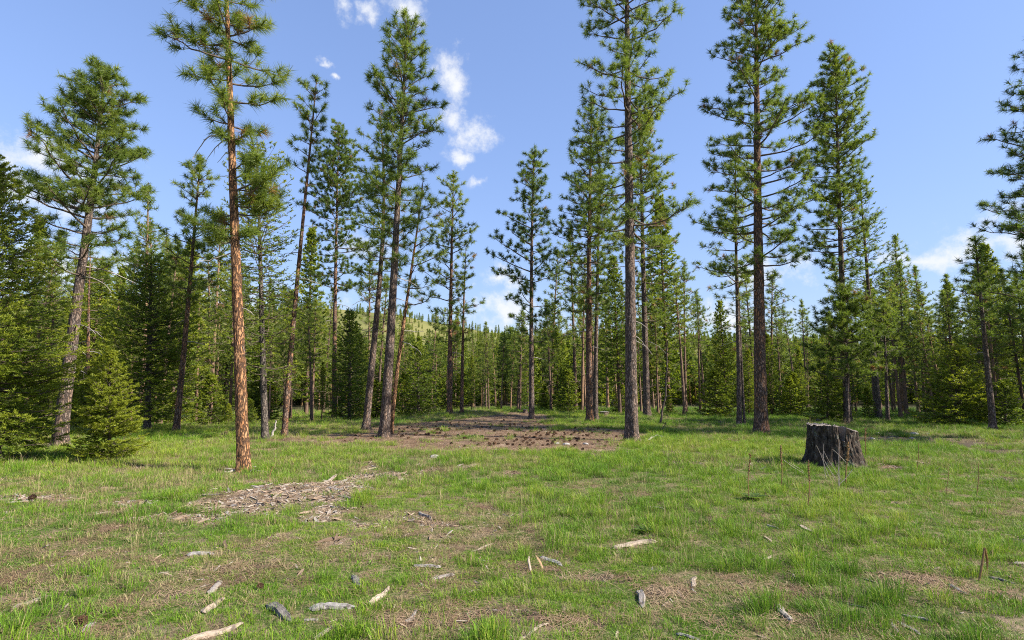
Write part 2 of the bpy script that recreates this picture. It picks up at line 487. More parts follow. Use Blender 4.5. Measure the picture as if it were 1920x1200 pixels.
def fir(H, r0, prof, seed, spacing=0.16, per=5, twig=0.09, sub=0.10, nn=7, nl=0.035, nw=0.006, tint=0.45, e_low=-8, e_top=50, bare=0.08, step=0.3, sides=10,
        droop=0.25, ax=None, newtip=0.25, keep=1.0, sublen=0.17):
    """douglas fir: prof = [(z, radius)]"""
    r = np.random.default_rng(seed)
    nn = int(nn * 1.5); nw *= 1.7; nl *= 1.25; spacing *= .82
    ax = ax or axis_fn([(0, 0, 0), (r.normal(0, .02) * H, r.normal(0, .02) * H, H)])
    prof = np.asarray(sorted(prof), float)
    trunk = trunk_mesh(ax, H, r0, sides, step, r, 0.05, 0.2)
    brs, A_, B_, tn = [], [], [], []
    z = prof[0, 0]; phi0 = 0
    while z < H * 0.97:
        u = z / H
        k = max(3, int(round(per + r.uniform(-1, 1)))); phi0 += r.uniform(0.4, 1.4)
        for j in range(k):
            phi = phi0 + j * 6.283 / k + r.normal(0, 0.22)
            zb = z + r.uniform(-.5, .5) * spacing
            L = np.interp(zb, prof[:, 0], prof[:, 1]) * r.uniform(0.72, 1.1)
            L = max(L, 0.05)
            e0 = math.radians(np.interp(u, [0, 0.5, 1], [e_low, 0.35 * e_top, e_top]) + r.normal(0, 7))
            s = np.linspace(0, 1, 7)
            ver = L * (math.tan(e0) * s - droop * s * (1 - s) * 1.2 * (1 - u) + 0.10 * s ** 2)
            pa = phi + r.normal(0, .14) * s
            P = np.stack([np.cos(pa) * L * s, np.sin(pa) * L * s, ver], -1) + ax(zb)
            wood = [tubes(P, (0.005 + 0.010 * L) * np.linspace(1, .25, 7), 4)]
            n = max(3, int(L / twig))
            st = np.linspace(bare, 0.97, n)
            B = np.stack([np.interp(st, s, P[:, i]) for i in range(3)], -1)
            tg = unit(np.stack([np.interp(st, s, np.gradient(P[:, i])) for i in range(3)], -1))
            up = np.array([0, 0, 1.0]); side = unit(np.cross(tg, np.broadcast_to(up, tg.shape)))
            sg = np.where(np.arange(n) % 2, 1, -1)[:, None]
            dr = unit(tg * r.uniform(.55, .95, (n, 1)) + side * sg * r.uniform(.6, 1, (n, 1)) + up * r.normal(0.02, .16, (n, 1)))
            tl = np.clip((0.42 * L * (1 - st) ** 0.8 + 0.05) * r.uniform(.7, 1.25, n), .04, .9)
            E = B + dr * tl[:, None]; E[:, 2] -= droop * 0.35 * tl
            # sub twigs along each twig
            ns = np.maximum(1, (tl / sub).astype(int))
            idx = np.repeat(np.arange(n), ns)
            fr = np.concatenate([(np.arange(m_) + r.uniform(.2, .9, m_)) / m_ for m_ in ns])
            q0 = B[idx] + (E - B)[idx] * (fr * 0.85)[:, None]
            sd2 = np.where(r.uniform(size=len(idx)) < .5, 1, -1)[:, None]
            side2 = unit(np.cross(dr[idx], np.broadcast_to(up, (len(idx), 3))))
            d2 = unit(dr[idx] * r.uniform(.6, 1, (len(idx), 1)) + side2 * sd2 * r.uniform(.3, .9, (len(idx), 1)) + up * r.normal(0.0, .22, (len(idx), 1)))
            l2 = sublen * r.uniform(.6, 1.2, (len(idx), 1)) * np.clip(L / 0.8, .35, 1)
            q1 = q0 + d2 * l2
            ends = unit(E - B) * 0.6 * sublen * np.clip(L / 0.8, .35, 1)
            A = np.concatenate([q0, E - ends * .5, P[-1:] - tg[-1:] * sublen * .6]); Z = np.concatenate([q1, E + ends * .5, P[-1:] + tg[-1:] * sublen * .3])
            if keep < 1:
                kp = r.uniform(size=len(A)) < keep; A, Z = A[kp], Z[kp]
            bt = tint + r.normal(0, .07) + 0.08 * u
            rel = np.linalg.norm((Z - ax(zb))[:, :2], axis=1) / max(L, .1)
            A_.append(A); B_.append(Z); tn.append(np.clip(bt + newtip * (smooth(rel, .55, 1.05) - .35) + r.normal(0, .05, len(A)), 0, 1))
            wood.append(tubes(np.stack([B, E], 1), np.tile([.004, .0025], (n, 1)), 3, False))
            brs.append(join(wood)[:2])
        z += spacing * r.uniform(.8, 1.25) * (1.2 - .6 * u)
    tp = ax(np.array([H * .93, H]))
    A_.append(tp[:1]); B_.append(tp[1:]); tn.append(np.array([min(1, tint + newtip)]))
    A, Z, tn = np.concatenate(A_), np.concatenate(B_), np.concatenate(tn)
    # needles along each twig, combed to the sides and a little upward
    K = len(A); f = (np.arange(nn) + .5) / nn
    f = np.clip(np.tile(f, (K, 1)) + r.normal(0, .05, (K, nn)), 0, 1)
    base = (A[:, None] + (Z - A)[:, None] * f[:, :, None]).reshape(-1, 3)
    ax_ = np.repeat(unit(Z - A), nn, 0)
    v = r.normal(size=(K * nn, 3)); v[:, 2] = np.abs(v[:, 2]) * .7 - .15
    v = unit(v - (v * ax_).sum(1, keepdims=True) * ax_)
    d = unit(ax_ * r.uniform(.35, .9, (K * nn, 1)) + v)
    tip = base + d * nl * r.uniform(.75, 1.15, (K * nn, 1))
    w_ = unit(np.cross(d, unit(r.normal(size=(K * nn, 3))))) * nw / 2
    V = np.stack([base - w_, base + w_, tip], 1).reshape(-1, 3)
    c = np.zeros((K * nn, 3)); c[:, 0] = np.clip(np.repeat(tn, nn) + r.normal(0, .06, K * nn), 0, 1)
    return dict(trunk=trunk, branches=brs, needles=(V, np.arange(K * nn * 3).reshape(-1, 3), np.repeat(c, 3, 0)), dead=[])

NTRI = [0]
def build_tree(name, label, cat, loc, t, bark_m, leaf_m, group=None, split=True, rz=0.0):
    root = thing(name, label, cat, loc, group, rz)
    tk = obj('trunk', mesh_from('trunk', *t['trunk'], bark_m, smooth_shade=True), root)
    if split:
        for b in t['branches']: obj('branch', mesh_from('branch', *b, M_BRANCH, smooth_shade=True), root)
    elif t['branches']:
        struct(obj('branchwork', mesh_from('branchwork', *join(t['branches'])[:2], M_BRANCH, smooth_shade=True), root), 'stuff')
    for b in t['dead']: obj('dead_branch', mesh_from('dead_branch', *b, M_DEADW, smooth_shade=True), tk)
    V, T, c = t['needles']
    obj('crown', mesh_from('crown', V, T, leaf_m, c), root)
    NTRI[0] += len(T) + len(t['trunk'][1]) + sum(len(b[1]) for b in t['branches'])
    return root
def copy_tree(src, loc, rz, s, label, group, cat, name=None):
    c = src.copy(); COL.objects.link(c)
    c.location = loc; c.rotation_euler = (0, 0, rz); c.scale = s if hasattr(s, '__len__') else (s, s, s)
    c['label'] = label; c['category'] = cat; c['group'] = group
    for ch in src.children:
        k = ch.copy(); COL.objects.link(k); k.parent = c
    return c

# ------------------------------------------------------------------ ground sheet
def spread(a, b, step, far, k=1.22):
    v = list(np.arange(a, b + 1e-6, step)); s = step
    while v[-1] < far: s *= k; v.append(v[-1] + s)
    s = step; lo = [v[0]]
    while lo[-1] > -far if a < 0 and b > 0 else lo[-1] > -300: s *= k; lo.append(lo[-1] - s)
    return np.array(lo[::-1][:-1] + v)
gx = spread(-24.0, 24.0, 0.14, 3500); gy = spread(1.0, 31.0, 0.11, 3500)
GX, GY = np.meshgrid(gx, gy)
# patches of the photograph, as places on the ground: (px, py, radius across, radius along, strength)
def blob(x, y, lst):
    out = np.zeros_like(np.asarray(x, float))
    for (px, py, rx, ry, s) in lst:
        p = ground_at(px, py)
        q = 1 - np.sqrt(((x - p[0]) / rx) ** 2 + ((y - p[1]) / ry) ** 2)
        out = np.maximum(out, s * np.clip(q * 1.6, 0, 1))
    return out
DUFF = [(900, 800, 3.6, 5.2, 1), (1020, 822, 2.4, 1.9, 1), (1110, 812, 2.1, 2.2, .9), (790, 805, 2.8, 2.4, 1), (700, 818, 2.2, 1.3, .8), (960, 780, 2.2, 5, 1), (870, 838, 1.6, 1.0, .9), (1060, 838, 1.6, .9, .8),
        (800, 830, 1.6, 1.1, .7), (600, 827, 2.4, .9, .38), (470, 845, 1.5, .8, .30), (860, 838, 2.4, 1.3, .9), (1000, 836, 2.2, 1.3, 1), (760, 824, 1.8, 1.2, .8), (1120, 826, 1.6, 1.2, .7)] + [(x_, y_, .6, .6, .55) for x_, y_ in ((457, 884), (686, 806), (997, 786), (1106, 792), (1184, 828), (1428, 814), (112, 838), (627, 786), (1386, 799))]
CHIPS = [(600, 915, 1.15, .55, 1), (520, 932, 1.2, .55, 1), (440, 945, 1.1, .45, .95), (700, 895, .7, .5, .9), (330, 970, .9, .3, .8), (560, 975, .5, .22, .7), (80, 935, .55, .25, 1), (10, 935, .3, .2, .8), (480, 905, .8, .3, .6), (380, 930, 1.0, .4, .5), (650, 905, 1.0, .5, .55), (540, 955, 1.2, .5, .5), (250, 945, .8, .3, .4)]
MUD = [(1640, 824, 2.0, 1.0, 1.3), (1730, 826, 2.0, 1.0, 1.3), (1800, 832, 2.0, .9, 1.1), (1880, 848, 1.5, .8, .8), (1700, 1085, .42, .22, .9), (1790, 1105, .35, .16, .9), (1860, 1110, .2, .12, .7), (1470, 1110, .45, .16, .8), (1120, 1085, .5, .18, .8),
       (1250, 1110, .4, .15, .7), (1000, 1065, .5, .16, .75), (860, 1050, .5, .16, .6), (720, 1045, .5, .16, .5), (930, 1150, .5, .16, .8), (780, 1165, .5, .14, .8), (1080, 1165, .4, .14, .7), (1340, 1170, .3, .12, .6), (130, 1180, .4, .12, .7), (40, 1090, .45, .14, .6),
       (470, 1065, .5, .14, .6), (560, 1090, .45, .13, .55), (900, 950, .5, .22, .4), (980, 918, .5, .25, .35), (1500, 1075, .35, .16, .5), (640, 1170, .35, .12, .6)]
def masks(x, y):
    w = (fbm(x * 1.1, y * 1.1, 21) - .5) * 1.3 + (fbm(x * 4.1, y * 4.1, 31, 3) - .5) * .8
    duff = smooth(blob(x, y, DUFF) + w * .55, .14, .36) * (1 - smooth(np.exp(-(((x + 2.2) / 1.9) ** 2 + ((y - 27) / 2.2) ** 2)) + w * .15, .3, .5))
    chips = smooth(blob(x, y, CHIPS) + w * .95, .26, .66)
    mud = smooth(blob(x, y, MUD) + w * .7 + .02, .28, .58)
    # thin worn places between the tufts, everywhere
    worn = smooth(fbm(x * 1.6, y * 1.6, 51, 4) + .05 * (1 - smooth(x, -1, 2)) * (1 - smooth(y, 6, 9)), .56, .68)
    n2 = fbm(x * .45, y * .45, 61, 3)
    dry = smooth(n2 + .20 * smooth(-x, -2, 6) * smooth(y, 8, 12), .47, .66)          # straw-coloured long grass
    return duff, chips, mud, worn, dry
sel = (np.abs(GX) < 40) & (GY > 0) & (GY < 60)
mk = np.zeros((5,) + GX.shape)
mk[:, sel] = np.array(masks(GX[sel], GY[sel]))
GZ = ground_h(GX, GY) - 0.015 * mk[2]
nx_, ny_ = len(gx), len(gy)
i = (np.arange(ny_ - 1)[:, None] * nx_ + np.arange(nx_ - 1)[None]).ravel()
Q = np.stack([i, i + 1, i + nx_ + 1, i + nx_], -1)
GV = np.stack([GX.ravel(), GY.ravel(), GZ.ravel()], -1)
gcol = np.stack([mk[0].ravel(), mk[1].ravel(), mk[2].ravel()], -1)
def m_ground(q, p, o):
    t = q.node('ShaderNodeTexCoord'); v = t.outputs['Object']
    cc = sepc(q, attr(q, 'Col').outputs['Color'])
    n1, n2, n3 = q.noise(v, 2.2, 6, .65), q.noise(v, 26, 6, .7), q.noise(v, 90, 4, .7)
    soil = q.ramp(n2, [(.28, (.050, .036, .025)), (.5, (.115, .082, .056)), (.72, (.22, .165, .115))])
    straw = q.ramp(n3, [(.3, (.13, .10, .055)), (.7, (.34, .27, .16))])
    green = q.ramp(n2, [(.3, (.045, .075, .016)), (.7, (.11, .155, .035))])
    base = q.mix(q.sstep(q.m('ADD', n1, q.m('MULTIPLY', q.m('SUBTRACT', n2, .5), .5)), .40, .58), green, q.mix(q.sstep(n2, .35, .65), soil, straw))
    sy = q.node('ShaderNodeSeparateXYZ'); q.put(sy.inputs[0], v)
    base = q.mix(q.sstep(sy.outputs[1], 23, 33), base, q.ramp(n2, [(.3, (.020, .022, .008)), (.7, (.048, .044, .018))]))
    duff = q.ramp(q.m('ADD', q.m('MULTIPLY', n3, .6), q.m('MULTIPLY', n1, .4)), [(.30, (.16, .105, .075)), (.48, (.33, .235, .170)), (.66, (.50, .385, .29))])
    chip = q.ramp(q.m('ADD', q.m('MULTIPLY', n3, .7), q.m('MULTIPLY', n2, .3)), [(.33, (.09, .062, .042)), (.5, (.22, .16, .112)), (.68, (.40, .32, .24))])
    mud = q.ramp(n2, [(.3, (.040, .030, .023)), (.55, (.105, .080, .060)), (.75, (.20, .155, .115))])
    c = q.mix(cc[0], base, duff); c = q.mix(cc[1], c, chip); c = q.mix(cc[2], c, mud)
    q.put(p.inputs['Base Color'], c)
    bump(q, p, q.m('ADD', q.m('MULTIPLY', n2, .6), q.m('MULTIPLY', n3, .4)), .9, .03)
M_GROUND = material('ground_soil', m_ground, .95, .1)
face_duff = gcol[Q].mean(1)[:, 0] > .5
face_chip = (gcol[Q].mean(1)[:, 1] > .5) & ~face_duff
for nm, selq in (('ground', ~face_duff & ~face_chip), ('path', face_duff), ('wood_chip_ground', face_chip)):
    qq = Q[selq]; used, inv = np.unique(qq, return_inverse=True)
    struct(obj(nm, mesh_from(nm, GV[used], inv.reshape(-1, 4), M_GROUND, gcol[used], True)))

# ------------------------------------------------------------------ far hill behind the wood
hx = np.linspace(-900, 900, 181); hy = np.linspace(210, 760, 56)
HX, HY = np.meshgrid(hx, hy)
pxs = 960 + HX / HY * F * 1.0
ridge = np.interp(HX / 520, [-1.6, -1.0, -.55, -.36, -.2, -.07, .05, .3, .8, 1.6], [.180, .158, .148, .145, .135, .106, .098, .09, .08, .08]) * 520
HZ = -4 + ridge * smooth(HY, 215, 520) * (1 - .25 * smooth(HY, 560, 760)) + 10 * (fbm(HX * .012, HY * .012, 5) - .5) * smooth(HY, 215, 330)
def m_hill(q, p, o):
    v = q.node('ShaderNodeTexCoord').outputs['Object']
    q.put(p.inputs['Base Color'], q.ramp(q.noise(v, .02, 6, .6), [(.35, (.11, .125, .045)), (.6, (.20, .19, .075))]))
M_HILL = material('hill_grass', m_hill, 1, 0)
ih = (np.arange(55)[:, None] * 181 + np.arange(180)[None]).ravel()
struct(obj('hill', mesh_from('hill', np.stack([HX.ravel(), HY.ravel(), HZ.ravel()], -1), np.stack([ih, ih + 1, ih + 182, ih + 181], -1), M_HILL, None, True)))

# ------------------------------------------------------------------ hero pines, fitted to the photograph
GP = 'tall pines standing round the clearing'
HERO = {}
def hero(label, pts, wpx, prof, seed, bark_m=M_BARK, dead_px=(), depth=None, name='pine_tree', live_px=(), **kw):
    """pts = trunk line in the photo, base first; prof = [(py, left px, right px)] half widths of the crown"""
    b = ground_at(*pts[0]) if depth is None else None
    if b is None:
        b = at_depth(pts[0][0], pts[0][1], depth); b[2] = float(ground_h(b[0], b[1]))
    d = b[1]
    P = np.array([at_depth(px, py, d) for px, py in pts]) - b
    P[0] = 0
    sway = np.random.default_rng(seed).normal(0, .02) * P[:, 2]
    P[:, 1] += sway
    ax = axis_fn(P); H = P[-1, 2]
    sc_ = d / F
    def zof(py):
        px = np.interp(-py, [-p[1] for p in pts], [p[0] for p in pts])
        return at_depth(px, py, d)[2] - b[2]
    pr = [(min(zof(py), H), l * sc_ * 1.07, r_ * sc_ * 1.07) for py, l, r_ in prof]
    dl = [(zof(py), math.pi if dx < 0 else 0.0, abs(dx) * sc_, e, cv, sb) for py, dx, e, cv, sb in dead_px]
    dl = [(z_, a_ + random.uniform(-.5, .5), l_, e, cv, sb) for z_, a_, l_, e, cv, sb in dl]
    kw['extra'] = [(zof(py), (math.pi if dx < 0 else 0.0) + random.uniform(-.6, .6), abs(dx) * sc_, e) for py, dx, e in live_px]
    kw.setdefault('step', .07 if d < 14 else .10)
    kw.setdefault('sides', 36 if d < 14 else 26)
    kw.setdefault('nw', .0045 + .00042 * d)
    t = pine(ax, H, wpx * sc_ / 2 * .86, pr, seed, dead_low=dl, **kw)
    return build_tree(name, label, 'tree', b, t, bark_m, M_PINE, GP)

hero('orange-barked pine with an arching dead branch, standing alone in the grass', [(457, 885), (447, 640), (439, 420), (436, 300), (430, 170), (424, 0), (420, -190)], 26,
     [(-190, 20, 20), (-80, 80, 80), (30, 88, 75), (70, 128, 70), (120, 110, 95), (170, 90, 95), (215, 60, 80), (245, 40, 70), (262, 8, 60)], 11, M_BARK_O,
     [(268, -105, 42, -1.05, 4), (262, -62, 28, -1.3, 2), (255, 30, -20, -.2, 1), (282, -34, 10, -.8, 2), (285, 30, 12, -.3, 0), (330, -30, 5, 0, 0), (610, -18, 3, 0, 0), (624, -14, 0, -.2, 0), (640, 16, 0, -1.2, 0), (648, 12, 4, 0, 0), (668, 15, 5, .1, 0), (716, 10, 10, 0, 0), (577, 34, 8, -.6, 1), (470, -60, -35, .3, 3)],
     spacing=.42, per=4, nl=.22, nn=46, twig=.15, dead=.035, e_low=-12, e_mid=5, curl=.3, rough=.09, flare=.34, live_px=[(330, 60, 20), (352, 100, 8), (362, 75, -12), (375, 85, -5), (392, 70, -15), (405, -52, -12), (420, -75, -15), (440, -62, -20), (452, -50, -25), (445, 30, -10), (340, 80, 0), (370, 100, 2), (385, 50, 0), (398, 85, -10), (412, -60, 0), (430, -50, -5), (425, 40, -15)])
hero('broad conical pine with a leaning trunk behind the small bushy fir', [(112, 838), (124, 740), (138, 620), (155, 480), (172, 380), (184, 260), (197, 122)], 27,
     [(122, 8, 8), (170, 45, 40), (230, 75, 62), (300, 100, 85), (360, 120, 100), (420, 120, 105), (465, 95, 100), (510, 80, 90)], 12, M_BARK,
     [(520, 70, 5, -.5, 3), (545, -60, 5, -.4, 3), (610, 60, 12, -.5, 2), (650, 40, 5, -.5, 2), (690, 50, 0, -.2, 2), (500, 90, 0, -.3, 3)], spacing=.30, per=5, twig=.15, nn=34, tint=.55, e_low=-8, e_mid=22, bare=.4, rough=.08)
hero('slim pine with a sparse tufted top and a gently curved trunk', [(533, 820), (541, 690), (552, 540), (563, 400), (574, 270), (585, 130)], 13,
     [(130, 6, 6), (165, 30, 25), (225, 48, 40), (290, 42, 30), (340, 25, 25), (380, 14, 12)], 13, M_BARK_M,
     [(420, 40, 5, -.2, 2), (470, -40, 5, -.2, 2), (520, 50, 0, -.3, 3), (560, -36, 0, -.3, 2)], spacing=.48, per=3, twig=.2, nn=40, tint=.45, e_low=-5, e_mid=30, bare=.3)
hero('slender reddish pine with an even crown beside the leaning trio', [(627, 786), (627, 640), (628, 480), (631, 350), (633, 225)], 11,
     [(225, 5, 5), (280, 35, 35), (340, 55, 55), (400, 65, 60), (450, 70, 62), (510, 55, 55), (540, 40, 45)], 14, M_BARK_M,
     [(570, 40, 0, -.3, 2), (600, -36, 5, -.4, 2), (650, 30, 0, -.4, 1)], spacing=.36, per=4, twig=.22, nn=30, tint=.42)
hero('dark leaning pine trunk on the outer side of the trio', [(686, 806), (697, 690), (711, 560), (720, 450), (722, 330), (715, 215)], 16,
     [(215, 8, 8), (300, 45, 30), (380, 65, 40), (440, 70, 40), (500, 60, 40), (540, 30, 25)], 15, M_BARK,
     [(600, 24, 10, -.3, 1), (560, -50, 0, -.3, 3), (620, -30, 0, -.2, 2)], spacing=.42, per=4, twig=.22, nn=30, tint=.42)
hero('tall narrow pine, thickest trunk of the leaning trio by the bare path', [(720, 820), (728, 690), (738, 540), (746, 400), (755, 220), (766, 36)], 22,
     [(36, 8, 8), (80, 40, 30), (130, 45, 42), (190, 75, 65), (235, 62, 75), (300, 60, 62), (360, 65, 55), (410, 70, 65), (460, 75, 70), (490, 55, 70)], 16, M_BARK,
     [(520, 60, -5, -.3, 3), (560, 44, 0, -.3, 2), (540, -55, 0, -.3, 3)], spacing=.34, per=4, twig=.19, nn=36, tint=.5, e_low=-12, e_mid=26, e_top=62, nl=.2)
hero('thin rust-orange pine leaning away from the thick trunk of the trio', [(733, 814), (742, 720), (755, 610), (768, 520), (782, 420), (792, 330)], 10,
     [(330, 5, 5), (400, 20, 40), (460, 25, 55), (520, 30, 62), (570, 20, 65)], 17, M_BARK_O,
     [(620, 42, 0, .0, 1), (640, 48, -8, -.4, 2)], spacing=.42, per=3, twig=.24, nn=28, tint=.45, skip=.2)
hero('straight brown pine at the far edge of the bare path', [(843, 776), (843, 680), (846, 560), (847, 450), (851, 322)], 12,
     [(322, 4, 4), (370, 28, 26), (430, 42, 38), (490, 55, 42), (540, 60, 42), (590, 50, 45), (640, 30, 40)], 18, M_BARK_M, [(660, 25, 0, -.3, 1)], spacing=.42, per=4, twig=.26, nn=26, tint=.58)
hero('thin spindly pine next to the straight brown one, reddish lower twigs', [(866, 774), (867, 680), (870, 560), (874, 465)], 8,
     [(465, 4, 4), (500, 18, 22), (550, 22, 34), (600, 24, 34), (625, 18, 20)], 19, M_BARK_M, spacing=.5, per=3, twig=.3, nn=24, tint=.52, dead=.15)
hero('pine with wide upswept lower branches against the gap of open sky', [(997, 786), (997, 690), (996, 560), (998, 420), (1003, 275)], 12,
     [(275, 4, 4), (320, 28, 26), (370, 45, 34), (420, 58, 40), (470, 78, 46), (520, 70, 50), (560, 72, 50), (600, 40, 55), (640, 20, 40)], 20, M_BARK,
     [(670, 30, 0, -.2, 1)], spacing=.42, per=4, twig=.22, nn=32, tint=.42, e_low=-4, e_mid=22)
hero('brown pine with a full crown behind the tall bare-stemmed pine', [(1106, 792), (1105, 690), (1104, 560), (1106, 420), (1110, 180)], 16,
     [(180, 4, 4), (240, 30, 30), (300, 45, 45), (360, 55, 55), (430, 70, 62), (490, 72, 65), (540, 50, 50), (580, 35, 40)], 21, M_BARK_M,
     [(620, -50, 0, -.2, 2), (650, 30, 0, -.2, 1)], spacing=.36, per=4, twig=.21, nn=30, tint=.52)
hero('dark straight pine close behind the brown full-crowned one', [(1117, 788), (1117, 640), (1120, 480), (1122, 300)], 11,
     [(300, 5, 5), (360, 30, 35), (430, 40, 45), (500, 45, 45), (560, 30, 40)], 22, M_BARK, spacing=.5, per=4, twig=.3, nn=26, tint=.42)
hero('tall grey bare-stemmed pine with an open crown reaching out of view', [(1184, 828), (1183, 690), (1182, 540), (1181, 380), (1179, 200), (1177, 0), (1176, -260)], 27,
     [(-260, 10, 10), (-100, 70, 70), (0, 90, 85), (80, 85, 88), (150, 95, 95), (200, 130, 115), (250, 100, 80), (310, 80, 75), (370, 85, 90), (420, 80, 105), (455, 30, 100)], 23, M_BARK,
     [(520, 22, 5, 0, 0), (545, 14, -10, 0, 0), (580, 26, 10, -.8, 1), (600, 36, 0, -.5, 2), (628, 34, 5, -.7, 2), (640, 40, 10, -.8, 1), (705, -9, 20, 0, 0), (500, -40, 8, -.3, 2)], spacing=.44, per=4, twig=.20, nn=38, tint=.42, e_low=-28, e_mid=2, e_top=50, curl=.26, bare=.38, rough=.09, skip=.08)
hero('dark scraggy pine with hanging dead twigs behind the grey bare stem', [(1213, 780), (1212, 680), (1208, 520), (1206, 350), (1204, 165)], 15,
     [(165, 4, 4), (230, 30, 35), (300, 40, 50), (380, 45, 60), (460, 50, 70), (540, 45, 62), (600, 35, 50)], 24, M_BARK, [(640, 40, 0, -.6, 3), (655, -30, 0, -.6, 2)], spacing=.4, per=4, twig=.24, nn=28, tint=.40, dead=.06)
hero('tall dark pine with bare hooked lower branches near the big stump', [(1428, 814), (1425, 700), (1424, 560), (1422, 400), (1421, 230), (1420, 60), (1419, -90)], 27,
     [(-90, 8, 8), (0, 60, 55), (60, 72, 65), (120, 66, 80), (170, 70, 60), (215, 118, 85), (280, 85, 95), (330, 80, 105), (390, 105, 98), (440, 95, 90), (490, 100, 95), (520, 40, 40)], 25, M_BARK_M,
     [(535, 80, 8, -.5, 4), (545, -60, 5, -.5, 4), (560, 62, 10, -.9, 3), (575, -55, 0, -.4, 3), (590, 40, 0, -.6, 2), (632, -16, 20, -1.2, 1), (648, 10, -40, 0, 0), (690, 14, 5, 0, 0), (700, -12, 0, 0, 0), (716, -10, 5, 0, 0), (610, -30, -20, -.4, 2)],
     spacing=.38, per=4, twig=.18, nn=36, tint=.5, e_low=-14, e_mid=12, curl=.3, bare=.4, rough=.09)
hero('thin pine standing just beyond the tall dark one with hooked branches', [(1386, 799), (1384, 690), (1378, 560), (1374, 430), (1372, 280)], 11,
     [(280, 4, 4), (330, 25, 25), (390, 36, 36), (450, 45, 40), (510, 60, 36), (560, 50, 30)], 26, M_BARK, [(610, -40, 0, -.3, 3), (640, -30, -5, -.2, 2)], spacing=.4, per=4, twig=.24, nn=28, tint=.48)
hero('very thin short-crowned pine beside the thin one', [(1396, 799), (1393, 720), (1390, 620), (1386, 500)], 6,
     [(500, 4, 4), (550, 24, 24), (610, 26, 26), (650, 18, 18)], 27, M_BARK, spacing=.5, per=3, twig=.3, nn=24, tint=.5)
hero('tall columnar pine rising behind the big stump', [(1590, 792), (1584, 690), (1574, 520), (1568, 380), (1561, 240), (1556, 98)], 15,
     [(98, 5, 5), (150, 36, 34), (200, 50, 58), (250, 52, 40), (310, 52, 55), (360, 50, 55), (410, 62, 58), (450, 70, 60), (500, 55, 50), (530, 20, 25)], 28, M_BARK, [(560, 36, -5, -.3, 2), (580, -30, -5, -.3, 2)],
     spacing=.30, per=5, twig=.19, nn=32, tint=.48, e_low=-8, e_mid=18)
hero('large dark pine at the shaded side of the clearing with low sweeping branches', [(2020, 838), (2013, 700), (2002, 500), (1990, 300), (1974, 100), (1962, -60)], 30,
     [(-60, 6, 6), (80, 35, 40), (140, 62, 70), (200, 72, 80), (260, 95, 95), (330, 88, 100), (400, 122, 110), (460, 105, 120), (520, 130, 130), (580, 125, 130), (640, 50, 80)], 29, M_BARK, depth=15.5,
     spacing=.32, per=5, twig=.19, nn=32, tint=.38, e_low=-10, e_mid=12)
hero('slender dark pine leaning inward at the shaded edge of the wood', [(1862, 806), (1856, 700), (1848, 600), (1842, 500), (1838, 440)], 13,
     [(440, 4, 4), (480, 26, 26), (530, 40, 36), (590, 50, 40), (630, 40, 36)], 30, M_BARK, [(660, -25, 0, -.2, 1)], spacing=.36, per=4, twig=.24, nn=28, tint=.36)
hero('young pine with a dense green crown on a dark pole stem behind the stump', [(1590, 794), (1588, 720), (1587, 640), (1588, 535)], 8,
     [(535, 4, 4), (570, 30, 30), (610, 48, 48), (660, 62, 58), (705, 55, 52)], 31, M_BARK, spacing=.26, per=5, twig=.18, nn=34, tint=.42, depth=21.5)
hero('young pine with a thin dark stem to the side of the stump', [(1665, 792), (1663, 720), (1661, 640), (1658, 560)], 8,
     [(560, 4, 4), (600, 30, 28), (650, 42, 40), (690, 36, 36)], 32, M_BARK, spacing=.3, per=4, twig=.2, nn=30, tint=.42, depth=23)
hero('leaning pine with a soft light-green crown behind the dark fir', [(330, 810), (341, 700), (352, 560), (364, 420), (374, 288)], 13,
     [(288, 4, 4), (340, 28, 26), (400, 42, 36), (450, 50, 42), (510, 60, 52), (560, 50, 40)], 33, M_BARK_M, [(600, -30, 5, -.4, 2), (640, 40, 0, -.2, 2)], spacing=.34, per=4, twig=.2, nn=30, tint=.55)
hero('pine with a bare dark double-looking stem behind the leaning pine', [(163, 770), (165, 680), (167, 560), (170, 470)], 10,
     [(470, 10, 10), (520, 40, 45), (570, 40, 50), (600, 20, 25)], 34, M_BARK_M, [(620, 50, 5, -.5, 3), (640, -40, 5, -.4, 2), (660, 45, 10, -.6, 2), (690, -25, 5, 0, 1), (710, 40, -5, -.2, 2)], spacing=.5, per=3, twig=.3, nn=24, tint=.4, depth=21)

print('hero tris', NTRI[0])
# ------------------------------------------------------------------ hero firs
GF = 'firs standing at the edge of the clearing'
def hero_fir(label, base, top, prof, seed, depth=None, wpx=8, split=True, name='fir_tree', bark_m=M_BARK_F, **kw):
    b = ground_at(*base) if depth is None else at_depth(base[0], base[1], depth)
    b[2] = float(ground_h(b[0], b[1])); d = b[1]
    tp = at_depth(top[0], top[1], d) - b
    H = tp[2]; s_ = d / F
    ax = axis_fn([(0, 0, 0), (tp[0], 0.0, H)])
    pr = [(np.clip(at_depth(top[0], py, d)[2] - b[2], .02, H), w * s_) for py, w in prof]
    return build_tree(name, label, 'tree', b, fir(H, wpx * s_ / 2, pr, seed, ax=ax, **kw), bark_m, M_FIR, GF, split)
hero_fir('small bushy bright-green fir with foliage down to the grass', (205, 860), (206, 655), [(655, 2), (680, 10), (700, 22), (740, 40), (790, 56), (830, 66), (852, 60)], 41, wpx=7, spacing=.19, per=8, twig=.05, sub=.06, nn=12, nl=.035, nw=.0085, tint=.95, e_low=2, e_top=48, sublen=.14, droop=.15, newtip=.45, bare=.0)
